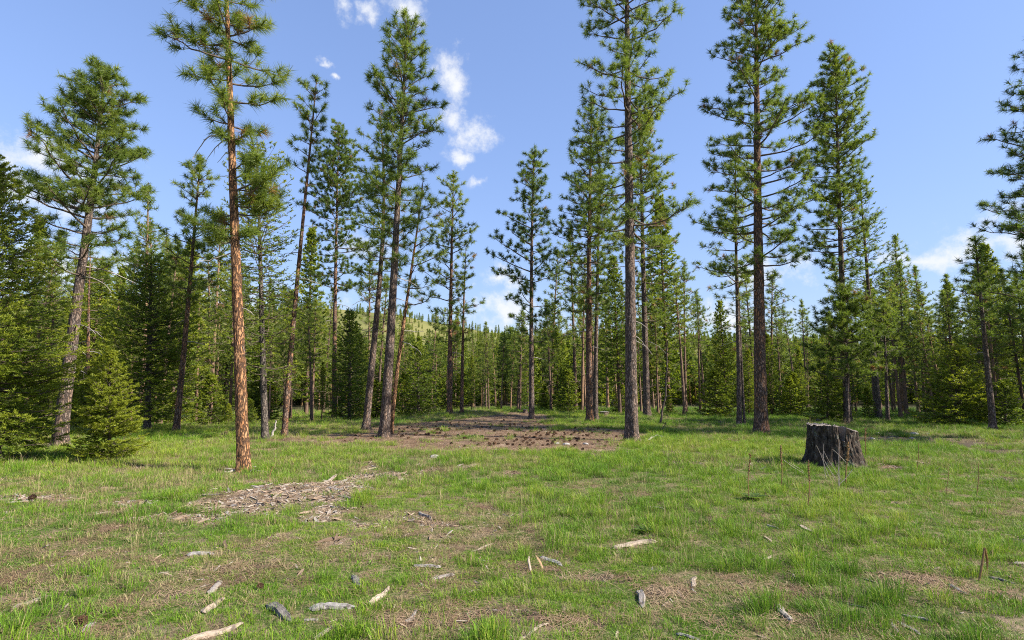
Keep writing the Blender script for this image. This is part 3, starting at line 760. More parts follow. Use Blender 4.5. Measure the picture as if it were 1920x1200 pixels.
hero_fir('large dense fir by the small bushy fir, its branches reaching the ground', (-12, 866), (-6, 300), [(300, 6), (400, 50), (500, 85), (600, 120), (700, 140), (780, 140), (850, 110)], 42, wpx=20, spacing=.26, per=7, twig=.10, sub=.10, nn=8, nl=.05, nw=.013, tint=.70, droop=.3, sublen=.2)
hero_fir('dark full fir between the small bushy fir and the orange pine', (276, 808), (284, 480), [(480, 6), (540, 50), (600, 78), (660, 90), (720, 82), (770, 70)], 43, wpx=12, spacing=.26, per=6, twig=.12, sub=.12, nn=7, nl=.06, nw=.018, tint=.40, droop=.4, sublen=.22)
hero_fir('tall fir with a pale trunk and cone-browned upper twigs', (497, 824), (482, 262), [(262, 6), (320, 42), (390, 66), (460, 70), (540, 76), (620, 84), (680, 76), (705, 50)], 44, wpx=13, spacing=.32, per=5, twig=.14, sub=.13, nn=6, nl=.06, nw=.018, tint=.50, droop=.45, sublen=.22, keep=.75)
hero_fir('thin tall fir with long bare-tipped branches behind the columnar pine', (1648, 790), (1612, 335), [(335, 4), (400, 30), (470, 45), (540, 52), (600, 50)], 45, depth=25, wpx=11, spacing=.42, per=4, twig=.18, sub=.16, nn=6, nl=.07, nw=.02, tint=.40, sublen=.2, keep=.7)
hero_fir('young dense fir behind the slender reddish pine', (655, 790), (655, 585), [(585, 4), (640, 24), (700, 40), (750, 48), (785, 40)], 46, depth=27, wpx=7, spacing=.24, per=6, twig=.14, sub=.14, nn=6, nl=.07, nw=.024, tint=.48, sublen=.2)
hero_fir('pointed dark young fir just past the bare path', (785, 786), (783, 650), [(650, 4), (690, 26), (730, 42), (770, 50), (782, 44)], 47, depth=29, wpx=6, spacing=.22, per=6, twig=.14, sub=.14, nn=6, nl=.07, nw=.024, tint=.36, sublen=.2)
hero_fir('broad yellow-green fir at the shaded edge of the wood beyond the muddy strip', (1792, 806), (1795, 655), [(655, 4), (690, 34), (730, 52), (770, 66), (800, 60)], 48, depth=21, wpx=6, spacing=.2, per=6, twig=.10, sub=.11, nn=7, nl=.055, nw=.018, tint=.60, sublen=.18)
hero_fir('small young fir beside the leaning dark pine', (1886, 806), (1885, 718), [(718, 4), (750, 22), (780, 34), (800, 34)], 49, depth=20, wpx=4, spacing=.15, per=6, twig=.08, sub=.09, nn=7, nl=.05, nw=.016, tint=.58, sublen=.15)
hero_fir('low young fir in front of the dark wood behind the stump', (1552, 798), (1552, 690), [(690, 4), (720, 22), (760, 38), (790, 42)], 50, depth=23, wpx=4, spacing=.18, per=6, twig=.1, sub=.1, nn=7, nl=.055, nw=.018, tint=.52, sublen=.17)

# ------------------------------------------------------------------ the wood behind: individuals from a few kinds
straight = lambda H, a=0, b=0: axis_fn([(0, 0, 0), (a * .4, b * .4, H * .5), (a, b, H)])
def proto_pine(seed, cb, w, **kw):
    r = np.random.default_rng(seed); H = 10.0
    pr = [(H * cb, w * .62, w * .62), (H * (cb + .12), w * .95, w), (H * (cb + .3), w, w * .92), (H * .8, w * .62, w * .6), (H * .93, w * .3, w * .3), (H, .08, .08)]
    return pine(straight(H, r.normal(0, .35), r.normal(0, .35)), H, .11, pr, seed, sides=8, step=.5, spacing=.34, per=4, twig=.22, nn=18, nl=.23, nw=.028, branch_sides=3, wood_scale=1.2, tint=.56, dead=.03, dead_low=[(H * cb * r.uniform(.25, 1.1), r.uniform(0, 6.28), w * r.uniform(.3, .9), r.uniform(-15, 15), r.uniform(-.5, 0), 2) for _ in range(16)], **kw)
def proto_fir(seed, w, cb=.06, **kw):
    H = 10.0
    pr = [(H * cb, w * .8), (H * (cb + .1), w), (H * .45, w * .78), (H * .75, w * .42), (H * .93, w * .15), (H, .04)]
    return fir(H, .11, pr, seed, spacing=.34, per=6, twig=.2, sub=.17, nn=5, nl=.11, nw=.036, step=.6, sides=7, tint=.52, droop=.4, sublen=.26, **kw)
def proto_sap(seed, w, **kw):
    H = 2.0
    pr = [(.05, w * .9), (.3, w), (.9, w * .75), (1.5, w * .38), (1.85, w * .14), (2, .03)]
    return fir(H, .025, pr, seed, spacing=.14, per=6, twig=.10, sub=.10, nn=6, nl=.055, nw=.020, step=.3, sides=5, tint=.56, sublen=.15, **kw)
PR = []
for i, (cb, w) in enumerate([(.40, 1.3), (.33, 1.1), (.48, 1.25), (.27, 1.2), (.55, 1.0), (.38, .95)]):
    PR.append(('pine_tree', proto_pine(100 + i, cb, w), M_BARK_FAR, M_PINE))
for i, (w, cb) in enumerate([(1.5, .04), (1.2, .1), (1.7, .08), (1.4, .2)]):
    PR.append(('fir_tree', proto_fir(120 + i, w, cb), M_BARK_FAR, M_FIR))
for i, w in enumerate([.62, .75, .5]):
    PR.append(('fir_sapling', proto_sap(140 + i, w), M_BARK_FAR, M_FIR))
PMESH = []
for nm, t, bm_, lm in PR:
    V, T, c = t['needles']
    PMESH.append((nm, [('trunk', mesh_from('trunk', *t['trunk'], bm_, smooth_shade=True)), ('branchwork', mesh_from('branchwork', *join(t['branches'] + t['dead'])[:2], M_BRANCH)), ('crown', mesh_from('crown', V, T, lm, c))]))
    NTRI[0] += len(T) + sum(len(b[1]) for b in t['branches'])
print('tris with kinds', NTRI[0])
def plant(k, loc, rz, s, label, group):
    nm, parts = PMESH[k]
    o = thing(nm, label, 'tree', loc, group, rz); o.scale = s
    for n_, me in parts:
        c_ = obj(n_, me, o)
        if n_ == 'branchwork': c_['kind'] = 'stuff'
    return o
SKYL = np.array([(-150, 380), (0, 420), (80, 420), (150, 470), (250, 470), (300, 350), (335, 430), (420, 440), (520, 500), (590, 575), (680, 590), (760, 585), (830, 540), (870, 560), (905, 588), (965, 575), (1040, 530), (1100, 490), (1160, 510), (1240, 520), (1280, 490), (1330, 560), (1400, 545), (1480, 560),
                 (1560, 545), (1640, 480), (1720, 505), (1770, 520), (1815, 490), (1850, 470), (1920, 430), (2100, 400)], float)
rw = np.random.default_rng(77)
MARKS = [(-400, 'the large dense fir'), (70, 'the broad conical pine'), (230, 'the dark full fir'), (400, 'the orange-barked pine'), (500, 'the pale-trunked fir'), (600, 'the slender reddish pine'), (675, 'the leaning trio'), (800, 'the straight brown pine'), (890, 'the bare path'),
         (980, 'the upswept pine'), (1060, 'the brown full-crowned pine'), (1150, 'the grey bare-stemmed pine'), (1250, 'the dead poles'), (1350, 'the hooked-branch pine'), (1480, 'the big stump'), (1630, 'the muddy strip'), (1740, 'the yellow-green fir'), (1830, 'the leaning dark pine'), (1910, 'the sweeping dark pine')]
def describe(k, x, y, H):
    nm = PMESH[k][0]; px = x / y * F + CX; land = [t for a, t in MARKS if px >= a][-1] if px > -400 else MARKS[0][1]
    dep = y - edge_depth(x / y)
    where = 'at the front of the wood' if dep < 5 else ('inside the wood' if dep < 14 else 'deep in the wood')
    if nm == 'fir_sapling': return f"{'tiny' if H < 1.2 else ('knee-high spreading' if H < 1.6 else ('bushy man-high' if H < 2.3 else 'pointed head-high'))} young fir {where} behind {land}", 'young firs along the wood edge'
    size = 'short' if H < 5.5 else ('middling' if H < 8.5 else 'tall')
    form = {0: 'broad-crowned pine', 1: 'low-crowned pine', 2: 'high-crowned pine', 3: 'leafy-stemmed pine', 4: 'bare-stemmed pine', 5: 'narrow pine', 6: 'dense fir', 7: 'slim fir', 8: 'wide fir', 9: 'open-footed fir'}[k]
    return f'{size} {form} {where} behind {land}', ('pines' if k < 6 else 'firs') + ' in the wood behind the clearing'
def edge_depth(x_over_y):   # where the wood begins, seen along a bearing
    return float(np.interp(x_over_y * F + CX, [-200, 100, 300, 430, 560, 700, 900, 1000, 1250, 1450, 1700, 1920, 2100], [15, 19, 21.5, 23, 27, 29, 35, 31, 27, 26, 24, 21.5, 20]))
spots = []
def try_spot(x, y, gap):
    for (a, b) in spots:
        if (a - x) ** 2 + (b - y) ** 2 < gap * gap: return False
    spots.append((x, y)); return True
# the tall back row whose tips make the skyline
named_tops = [(300, 345), (80, 405), (5, 296), (1275, 486), (1312, 545), (1675, 492), (1718, 500), (1766, 518), (1812, 488), (1845, 455), (1500, 560), (1455, 580), (1030, 470), (1075, 430), (700, 470), (420, 380), (250, 450), (905, 640), (940, 620), (1240, 360), (1900, 470), (1250, 520), (1345, 590), (590, 420)]
n_bg = 0
for px, py in named_tops:
    for _ in range(20):
        d = edge_depth((px - CX) / F) + rw.uniform(3, 16)
        p = at_depth(px, py, d); gz = float(ground_h(p[0], p[1])); H = p[2] - gz
        if 5.0 < H < 15.5 and try_spot(p[0], p[1], 1.1): break
    else: continue
    k = int(rw.integers(0, 6)) if rw.uniform() < .8 else int(rw.integers(6, 10))
    plant(k, (p[0], p[1], gz), rw.uniform(0, 6.28), (H / 10 * .95, H / 10 * .95, H / 10), *describe(k, p[0], p[1], H)); n_bg += 1
for it in range(1500):
    if n_bg >= 215: break
    px = rw.uniform(-220, 2140)
    e = edge_depth((px - CX) / F)
    d = e + rw.uniform(0.5, 1) ** 1 * 0 + rw.exponential(11) + .6
    if d > 85: continue
    top = np.interp(px, SKYL[:, 0], SKYL[:, 1]) + abs(rw.normal(0, 60)) + 6 - (rw.uniform(20, 95) if rw.uniform() < .16 and not 860 < px < 1000 else 0)
    p = at_depth(px, top, d); gz = float(ground_h(p[0], p[1])); H = p[2] - gz
    if H < 2.6 or H > 15: continue
    if not try_spot(p[0], p[1], 1.25): continue
    if H < 4.5: k = int(rw.integers(6, 10))
    else: k = int(rw.integers(0, 6)) if rw.uniform() < .86 else int(rw.integers(6, 10))
    w = H / 10 * rw.uniform(.9, 1.15)
    plant(k, (p[0], p[1], gz), rw.uniform(0, 6.28), (w, w, H / 10), *describe(k, p[0], p[1], H)); n_bg += 1
n_sap = 0
for it in range(900):
    if n_sap >= 75: break
    px = rw.uniform(-150, 2080)
    if 860 < px < 985 and rw.uniform() < .8: continue
    d = edge_depth((px - CX) / F) + rw.exponential(4.5) - .6
    p = at_depth(px, 700, d); gz = float(ground_h(p[0], p[1]))
    if not try_spot(p[0], p[1], .7): continue
    H = rw.uniform(.6, 2.7)
    k = int(rw.integers(10, 13)); plant(k, (p[0], p[1], gz), rw.uniform(0, 6.28), (H / 2 * rw.uniform(.9, 1.2),) * 2 + (H / 2,), *describe(k, p[0], p[1], H)); n_sap += 1
# pines outside the frame on the sun side; their shade falls across the back of the grass
for (x, y, H, k) in [(21, 17.5, 12, 0), (24, 20.0, 13, 3), (28, 17.5, 13, 1), (27.5, 23.5, 12, 7), (31, 24, 14, 2), (33, 20.5, 14, 6)]:
    plant(k, (x, y, float(ground_h(x, y))), x, (H / 10,) * 3, ('tall pine' if k < 6 else 'tall fir') + ' on the sunny side beyond the large dark sweeping pine', 'trees beyond the large dark pine')

# ------------------------------------------------------------------ scatter helper (uncountable ground cover only)
def scatter(name, pts, rot, scl, idx, protos, tint, label, cat):
    me = bpy.data.meshes.new(name)
    me.vertices.add(len(pts)); me.vertices.foreach_set('co', np.asarray(pts, np.float32).ravel())
    def put(nm, typ, arr, f):
        a = me.attributes.new(nm, typ, 'POINT'); a.data.foreach_set(f, np.ascontiguousarray(arr).ravel())
    put('rot', 'FLOAT_VECTOR', np.asarray(rot, np.float32), 'vector'); put('scl', 'FLOAT_VECTOR', np.asarray(scl, np.float32), 'vector')
    put('idx', 'INT', np.asarray(idx, np.int32), 'value'); put('tint', 'FLOAT', np.asarray(tint, np.float32), 'value')
    o = obj(name, me); struct(o, 'stuff', label, cat)
    ng = bpy.data.node_groups.new(name, 'GeometryNodeTree')
    ng.interface.new_socket('Geometry', in_out='INPUT', socket_type='NodeSocketGeometry')
    ng.interface.new_socket('Geometry', in_out='OUTPUT', socket_type='NodeSocketGeometry')
    N = ng.nodes; gi, go = N.new('NodeGroupInput'), N.new('NodeGroupOutput')
    jn = N.new('GeometryNodeJoinGeometry')
    def na(nm, t):
        a = N.new('GeometryNodeInputNamedAttribute'); a.data_type = t; a.inputs[0].default_value = nm; return a.outputs[0]
    ra, sa, ia = na('rot', 'FLOAT_VECTOR'), na('scl', 'FLOAT_VECTOR'), na('idx', 'INT')
    for k, po in enumerate(protos):
        oi = N.new('GeometryNodeObjectInfo'); oi.inputs['Object'].default_value = po
        cmp_ = N.new('FunctionNodeCompare'); cmp_.data_type = 'INT'; cmp_.operation = 'EQUAL'
        ng.links.new(ia, cmp_.inputs[2]); cmp_.inputs[3].default_value = k
        ip = N.new('GeometryNodeInstanceOnPoints')
        ng.links.new(gi.outputs[0], ip.inputs['Points']); ng.links.new(cmp_.outputs[0], ip.inputs['Selection'])
        ng.links.new(oi.outputs['Geometry'], ip.inputs['Instance']); ng.links.new(ra, ip.inputs['Rotation']); ng.links.new(sa, ip.inputs['Scale'])
        ng.links.new(ip.outputs[0], jn.inputs[0])
    ng.links.new(jn.outputs[0], go.inputs[0])
    md = o.modifiers.new('scatter', 'NODES'); md.node_group = ng
    return o
def proto(name, V, T, mat, col=None): return bpy.data.objects.new(name, mesh_from(name, V, T, mat, col))

# the wood going on towards the hill: one mass, nobody could count it
nf = 9000
fx, fy = rw.uniform(-1, 1, nf * 3), rw.uniform(80, 520, nf * 3)
fx = fx * (fy * 1.15 + 20)
dens = smooth(fbm(fx * .012, fy * .012, 91), .34, .52) * .9 + .2 + (fy < 200) * .6
dens = np.where((fx / fy < -.15) & (fx / fy > -.5) & (fy > 240), dens * .6, dens)
kp = rw.uniform(size=len(fx)) < dens
fx, fy = fx[kp][:nf], fy[kp][:nf]
def hill_z(x, y):
    ridge_ = np.interp(x / 520, [-1.6, -1.0, -.55, -.36, -.2, -.07, .05, .3, .8, 1.6], [.180, .158, .148, .145, .135, .106, .098, .09, .08, .08]) * 520
    hz = -4 + ridge_ * smooth(y, 215, 520) * (1 - .25 * smooth(y, 560, 760)) + 10 * (fbm(x * .012, y * .012, 5) - .5) * smooth(y, 215, 330)
    return np.where(y > 215, np.maximum(hz, ground_h(x, y)), ground_h(x, y))
far_protos = []
for i, k in enumerate([0, 3, 5, 6, 8]):
    V, T, c = PR[k][1]['needles']
    # coarse tufts for trees a few pixels tall
    r_ = np.random.default_rng(i); n3 = len(T); keep_ = r_.choice(n3, min(1500, n3), replace=False)
    tri = V[T[keep_]]; cen = tri.mean(1, keepdims=True); tri = cen + (tri - cen) * 3.4
    tv, tt = PR[k][1]['trunk']
    me = mesh_from('far_tree', np.concatenate([tri.reshape(-1, 3), tv]), np.concatenate([np.arange(len(keep_) * 3).reshape(-1, 3), tt + len(keep_) * 3]), PR[k][3],
                   np.concatenate([c[T[keep_]].reshape(-1, 3), np.full((len(tv), 3), (.3, .8, 0))]))
    far_protos.append(bpy.data.objects.new('far_tree', me))
hs = rw.uniform(.55, 1.2, len(fx)) * np.where(fy > 230, .8, 1)
scatter('distant_wood', np.stack([fx, fy, hill_z(fx, fy)], -1), np.stack([0 * fx, 0 * fx, rw.uniform(0, 6.28, len(fx))], -1), np.stack([hs * 1.1, hs * 1.1, hs], -1), rw.integers(0, 5, len(fx)), far_protos, rw.uniform(0, 1, len(fx)),
        'distant mixed wood covering the slope behind the near trees', 'wood')

# ------------------------------------------------------------------ grass
def m_grass():
    m_ = bpy.data.materials.new('grass_blades'); m_.use_nodes = True
    t = m_.node_tree; t.nodes.clear(); q = G(t)
    cc = sepc(q, attr(q, 'Col').outputs['Color'])
    tn = attr(q, 'tint', True).outputs['Fac']
    v = q.m('ADD', q.m('MULTIPLY', cc[0], .45), q.m('MULTIPLY', tn, .55))
    gcol_ = q.ramp(v, [(.10, (.042, .112, .008)), (.42, (.106, .246, .010)), (.72, (.205, .355, .015)), (.95, (.37, .41, .045))])
    dry = q.ramp(cc[0], [(.1, (.22, .16, .075)), (.9, (.48, .39, .21))])
    c = q.mix(cc[1], gcol_, dry)
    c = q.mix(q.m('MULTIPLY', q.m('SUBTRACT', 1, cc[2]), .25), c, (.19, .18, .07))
    p = q.node('ShaderNodeBsdfPrincipled'); p.inputs['Roughness'].default_value = .55; p.inputs['Specular IOR Level'].default_value = .3
    q.put(p.inputs['Base Color'], c)
    tr = q.node('ShaderNodeBsdfTranslucent'); q.put(tr.inputs[0], c)
    mx = q.node('ShaderNodeMixShader'); mx.inputs[0].default_value = .34
    t.links.new(p.outputs[0], mx.inputs[1]); t.links.new(tr.outputs[0], mx.inputs[2])
    t.links.new(mx.outputs[0], q.node('ShaderNodeOutputMaterial').inputs[0])
    return m_
M_GRASS = m_grass()
def clump(seed, n, h, rad, w, dry=.05, lean=.5, flat=0.0, curve=.5):
    r = np.random.default_rng(seed)
    a = r.uniform(0, 6.283, n); rr = rad * np.sqrt(r.uniform(0, 1, n))
    B = np.stack([np.cos(a) * rr, np.sin(a) * rr, np.full(n, -.012)], -1)
    ln = h * r.uniform(.45, 1.15, n)
    az_ = a + r.normal(0, .9, n)
    th = np.abs(r.normal(lean, .28, n)) * .9 + flat
    th = np.minimum(th, 1.5)
    d0 = np.stack([np.cos(az_) * np.sin(th * .6), np.sin(az_) * np.sin(th * .6), np.cos(th * .6)], -1)
    th2 = np.minimum(th * (1 + curve) + .15, 1.75)
    d1 = np.stack([np.cos(az_) * np.sin(th2), np.sin(az_) * np.sin(th2), np.cos(th2)], -1)
    M1 = B + d0 * ln[:, None] * .55; E = M1 + d1 * ln[:, None] * .45
    M1[:, 2] = np.maximum(M1[:, 2], .004); E[:, 2] = np.maximum(E[:, 2], .006)
    tw = az_ + math.pi / 2 + r.normal(0, .7, n)
    s = np.stack([np.cos(tw), np.sin(tw), 0 * tw], -1) * (w * r.uniform(.7, 1.2, n) / 2)[:, None]
    V = np.stack([B - s, B + s, M1 - s * .8, M1 + s * .8, E], 1).reshape(-1, 3)
    T = (np.array([[0, 1, 3], [0, 3, 2], [2, 3, 4]])[None] + (np.arange(n) * 5)[:, None, None]).reshape(-1, 3)
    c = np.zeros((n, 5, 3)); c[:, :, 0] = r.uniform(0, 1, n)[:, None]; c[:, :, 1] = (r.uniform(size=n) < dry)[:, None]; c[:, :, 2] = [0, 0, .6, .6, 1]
    return V, T, c.reshape(-1, 3)
GPROT = []
for i in range(4): GPROT.append(proto('short_grass', *[clump(200 + i, 76, .045, .085, .0032, .05, .70)[j] for j in (0, 1)], M_GRASS, clump(200 + i, 76, .045, .085, .0032, .05, .70)[2]))
def gp(name, *a, **k):
    V, T, c = clump(*a, **k); GPROT.append(proto(name, V, T, M_GRASS, c))
for i in range(3): gp('medium_grass', 210 + i, 66, .095, .09, .0036, .07, .52)           # 4-6
for i in range(3): gp('long_grass', 220 + i, 74, .19, .075, .0038, .13, .48, 0, .8)       # 7-9
for i in range(3): gp('dry_grass', 230 + i, 50, .13, .09, .0032, .72, .66, 0, .7)        # 10-12
for i in range(3): gp('thatch', 240 + i, 44, .12, .11, .0030, .95, .5, 1.05, .3)          # 13-15
for i in range(2): gp('seed_stem', 250 + i, 7, .34, .05, .0026, 1.0, .16, 0, .25)          # 16-17
for i in range(2): gp('broadleaf_weed', 260 + i, 11, .055, .03, .017, 0, .95, 0, .2)       # 18-19
gw = np.random.default_rng(5)
def sample(n, d0, d1, half=1.22):
    d = np.sqrt(gw.uniform(d0 * d0, d1 * d1, n)); return gw.uniform(-1, 1, n) * (half * d * .96 + .4), d

# small chips, bark crumbs and fallen needles lying in the bare places
def m_chip(name, stops, rough=.85):
    def b(q, p, o):
        tn = attr(q, 'tint', True).outputs['Fac']
        c = q.ramp(tn, stops)
        q.put(p.inputs['Base Color'], q.mix(q.sstep(q.noise(objco(q, (3, 20, 20)), 6, 4), .3, .7), q.mix(.45, c, (.09, .065, .05)), c))
    return material(name, b, rough, .2)
M_CHIP = m_chip('wood_chips', [(0, (.10, .065, .045)), (.3, (.22, .15, .10)), (.6, (.36, .27, .195)), (.85, (.29, .265, .245)), (1, (.48, .41, .34))])
M_LITTER = m_chip('needle_litter', [(0, (.12, .07, .04)), (.5, (.30, .18, .105)), (1, (.46, .33, .21))])
def sliver(seed, n=5):
    r = np.random.default_rng(seed)
    a = np.arange(n) / n * 6.283
    lo = np.stack([np.cos(a) * r.uniform(.7, 1.2, n), np.sin(a) * .32 * r.uniform(.6, 1.3, n), np.full(n, -.05)], -1)
    hi = lo * [.9, .85, 1]; hi[:, 2] = r.uniform(.06, .18, n)
    V = np.concatenate([lo, hi]); T = []
    for k in range(n):
        k2 = (k + 1) % n; T += [[k, k2, n + k2], [k, n + k2, n + k]]
    for k in range(1, n - 1): T.append([n, n + k, n + k + 1])
    return V, np.array(T)
CH = [proto('chip', *sliver(300 + i), M_CHIP) for i in range(5)]
def litter_points(n, d0, d1, which, lo=0.0):
    x, y = sample(n, d0, d1); m_ = masks(x, y); k = gw.uniform(size=n) < np.clip(which(m_), 0, 1); return x[k], y[k]
x1, y1 = litter_points(160000, 4.5, 13, lambda m_: m_[1] * 1.0)
x2, y2 = litter_points(60000, 2.2, 9, lambda m_: .10 * m_[3] + .22 * m_[2] + .006)
x3, y3 = litter_points(60000, 9, 32, lambda m_: .3 * m_[0] + .10 * m_[2])
cx_, cy_ = np.concatenate([x1, x2, x3]), np.concatenate([y1, y2, y3]); n = len(cx_)
sz = gw.lognormal(math.log(.021), .5, n) * np.where(cy_ > 12, 1.2, 1); sz = np.minimum(sz, .085)
sz[len(x1):len(x1) + len(x2)] *= .62
scatter('wood_chips', np.stack([cx_, cy_, ground_h(cx_, cy_) + sz * .10], -1), np.stack([gw.normal(0, .3, n), gw.normal(0, .3, n), gw.uniform(0, 6.28, n)], -1), np.stack([sz * gw.uniform(.8, 2.2, n), sz, sz], -1), gw.integers(0, 5, n), CH, gw.uniform(0, 1, n),
        'pale wood chips and bark crumbs strewn over the bare patches', 'wood chips')
def litter_clump(seed, n=22):
    r = np.random.default_rng(seed)
    c = np.stack([r.normal(0, .09, n), r.normal(0, .09, n), r.uniform(.002, .014, n)], -1); a = r.uniform(0, 6.28, n)
    d = np.stack([np.cos(a), np.sin(a), r.normal(0, .05, n)], -1) * (r.uniform(.05, .095, n))[:, None]; s = np.stack([-np.sin(a), np.cos(a), 0 * a], -1) * .0016
    V = np.stack([c - d - s, c - d + s, c + d + s, c + d - s], 1).reshape(-1, 3)
    return V, (np.array([[0, 1, 2], [0, 2, 3]])[None] + (np.arange(n) * 4)[:, None, None]).reshape(-1, 3)
LT = [proto('litter', *litter_clump(320 + i), M_LITTER) for i in range(4)]
x1, y1 = litter_points(160000, 9, 34, lambda m_: .4 * m_[0])
x2, y2 = litter_points(16000, 2.2, 9, lambda m_: .25 * m_[3] + .6 * m_[2] + .03)
cx_, cy_ = np.concatenate([x1, x2]), np.concatenate([y1, y2]); n = len(cx_); sz = gw.uniform(.7, 1.3, n) * np.where(cy_ > 9, 1.5, .8)
scatter('needle_litter', np.stack([cx_, cy_, ground_h(cx_, cy_) + .003], -1), np.stack([0 * cx_, 0 * cx_, gw.uniform(0, 6.28, n)], -1), np.stack([sz] * 3, -1), gw.integers(0, 4, n), LT, gw.uniform(0, 1, n),
        'fallen brown pine needles matted on the bare ground', 'pine litter')

# ------------------------------------------------------------------ the big stump
def build_stump():
    b = ground_at(1562, 872); d = b[1]; s_ = d / F
    nA, nZ = 260, 70
    A = np.arange(nA) / nA * 2 * math.pi
    H = 72 * s_
    def rad(a, z):     # z 0..1
        x = np.cos(a)
        base = 38 * s_ * (1 + .05 * np.cos(2 * a))
        lob = .07 * np.cos(3 * a + .6) + .05 * np.cos(5 * a + 1.9) + .03 * np.cos(9 * a)
        groove = -.20 * np.exp(-((np.angle(np.exp(1j * (a + 1.62)))) / .16) ** 2) * (.5 + .5 * z)
        fl = .52 * np.exp(-z / .19) * (1 + .75 * np.cos(4 * a + 2.6)) + .10 * np.exp(-z / .3)
        wv_ = (fbm(a * 5.5 / 6.283 * 4 + 20, z * 2.0, 400, 4) - .5) * .18 - np.exp(-((vnoise(a * 9 + 2, z * 1.6 + 3, 410) - .5) / .07) ** 2) * .10 - np.exp(-((vnoise(a * 21 + 5, z * 3.2 + 1, 415) - .5) / .06) ** 2) * .045 + (vnoise(a * 30, z * 14, 417) - .5) * .05
        seam = np.minimum(a, 2 * math.pi - a); wv_ = wv_ * np.clip(seam * 3, .2, 1)
        return base * (1 + lob * (.6 + .4 * z) + groove + fl + wv_ + .03 * z)
    def top(a, rr=1.0):
        x = np.cos(a) * rr; y = np.sin(a) * rr
        h = 1.0 + .0 * x
        left = 1.0 - .01 * (x + .5)
        right = .99 - .24 * np.clip(x - .22, 0, 1.2)
        h = np.where(x < .06, left, right)
        notch = smooth(x, -.12, -.03) * (1 - smooth(x, .16, .24)) * (1 - smooth(y, -.1, .35))
        return H * (h - .34 * notch + .11 * (fbm(x * 7 + 30, y * 7 + 30, 420, 4) - .5))
    zz = np.linspace(0, 1, nZ)
    V = []
    for k, t in enumerate(zz):
        r_ = rad(A, np.full(nA, t)); zt = -.12 + t * (top(A) + .12)
        V.append(np.stack([np.cos(A) * r_, np.sin(A) * r_, zt], -1))
    V = np.concatenate(V)
    i = np.arange(nZ - 1)[:, None] * nA; j = np.arange(nA)[None]; jn = (j + 1) % nA
    Q_ = np.stack([i + j, i + jn, i + nA + jn, i + nA + j], -1).reshape(-1, 4)
    def bk(q, p, o):
        v = objco(q); v2 = objco(q, (1, 1, .4))
        n1, n2, n3 = q.noise(v2, 16, 6, .65), q.noise(v, 7, 6, .7), q.noise(v, 40, 5, .7)
        c = q.ramp(n1, [(.34, (.018, .014, .012)), (.55, (.080, .062, .050)), (.73, (.21, .155, .115))])
        c = q.mix(q.m('MULTIPLY', q.sstep(q.m('ADD', n2, q.m('MULTIPLY', q.m('SUBTRACT', n3, .5), .5)), .54, .66), .55), c, (.22, .245, .215))
        q.put(p.inputs['Base Color'], c); bump(q, p, q.m('ADD', n1, q.m('MULTIPLY', n3, .5)), 1, .05)
    def wd(q, p, o):
        v = objco(q); wv_ = q.node('ShaderNodeTexWave', wave_type='RINGS', rings_direction='Z'); q.put(wv_.inputs[0], v); wv_.inputs['Scale'].default_value = 14; wv_.inputs['Distortion'].default_value = 3
        n1 = q.noise(v, 14, 6, .7)
        c = q.mix(q.m('MULTIPLY', wv_.outputs[1], .5), q.ramp(n1, [(.35, (.10, .085, .075)), (.6, (.29, .25, .22)), (.75, (.38, .33, .29))]), (.15, .12, .10))
        q.put(p.inputs['Base Color'], c); bump(q, p, n1, .8, .02)
    root = thing('tree_stump', 'big weathered stump with a notched sloping cut top and lichen', 'stump', b)
    obj('bark', mesh_from('stump_bark', V, Q_, material('stump_bark', bk, .95, .1), None, True), root)
    rim = V[-nA:]; rings = [rim * [1, 1, 1] + [0, 0, .0]]
    for f in (.93, .78, .6, .42, .24, .08):
        r_ = rad(A, np.ones(nA)) * f; rings.append(np.stack([np.cos(A) * r_, np.sin(A) * r_, top(A, f) + .004 - (.02 if f > .9 else 0) * 0], -1))
    W = np.concatenate(rings); nR = len(rings)
    i = np.arange(nR - 1)[:, None] * nA
    Q2 = np.stack([i + j, i + jn, i + nA + jn, i + nA + j], -1).reshape(-1, 4)
    obj('cut_top', mesh_from('stump_top', W, Q2, material('stump_wood', wd, .9, .15), None, False), root)
    return b
STB = build_stump()

# ------------------------------------------------------------------ pieces of broken wood on the ground
def m_wood(name, a, b_, c_):
    def f(q, p, o):
        v = objco(q, (1.2, 9, 9)); n1 = q.noise(v, 6, 5, .65); n2 = q.noise(objco(q), 5, 4)
        rnd = q.node('ShaderNodeObjectInfo').outputs['Random']
        c = q.ramp(n1, [(.3, a), (.52, b_), (.72, c_)])
        c = q.mix(q.m('MULTIPLY', rnd, .4), c, (.30, .23, .17))
        q.put(p.inputs['Base Color'], q.mix(q.sstep(n2, .55, .75), c, (.10, .08, .065))); bump(q, p, n1, .8, .012)
    return material(name, f, .85, .15)
M_WG = m_wood('weathered_grey_wood', (.10, .09, .085), (.30, .28, .265), (.46, .44, .42))
M_WT = m_wood('bleached_tan_wood', (.15, .11, .08), (.38, .31, .24), (.54, .46, .38))
M_WD = m_wood('dark_grey_wood', (.045, .042, .042), (.15, .145, .145), (.28, .27, .27))
M_WO = m_wood('orange_split_wood', (.20, .11, .05), (.50, .32, .17), (.62, .47, .31))
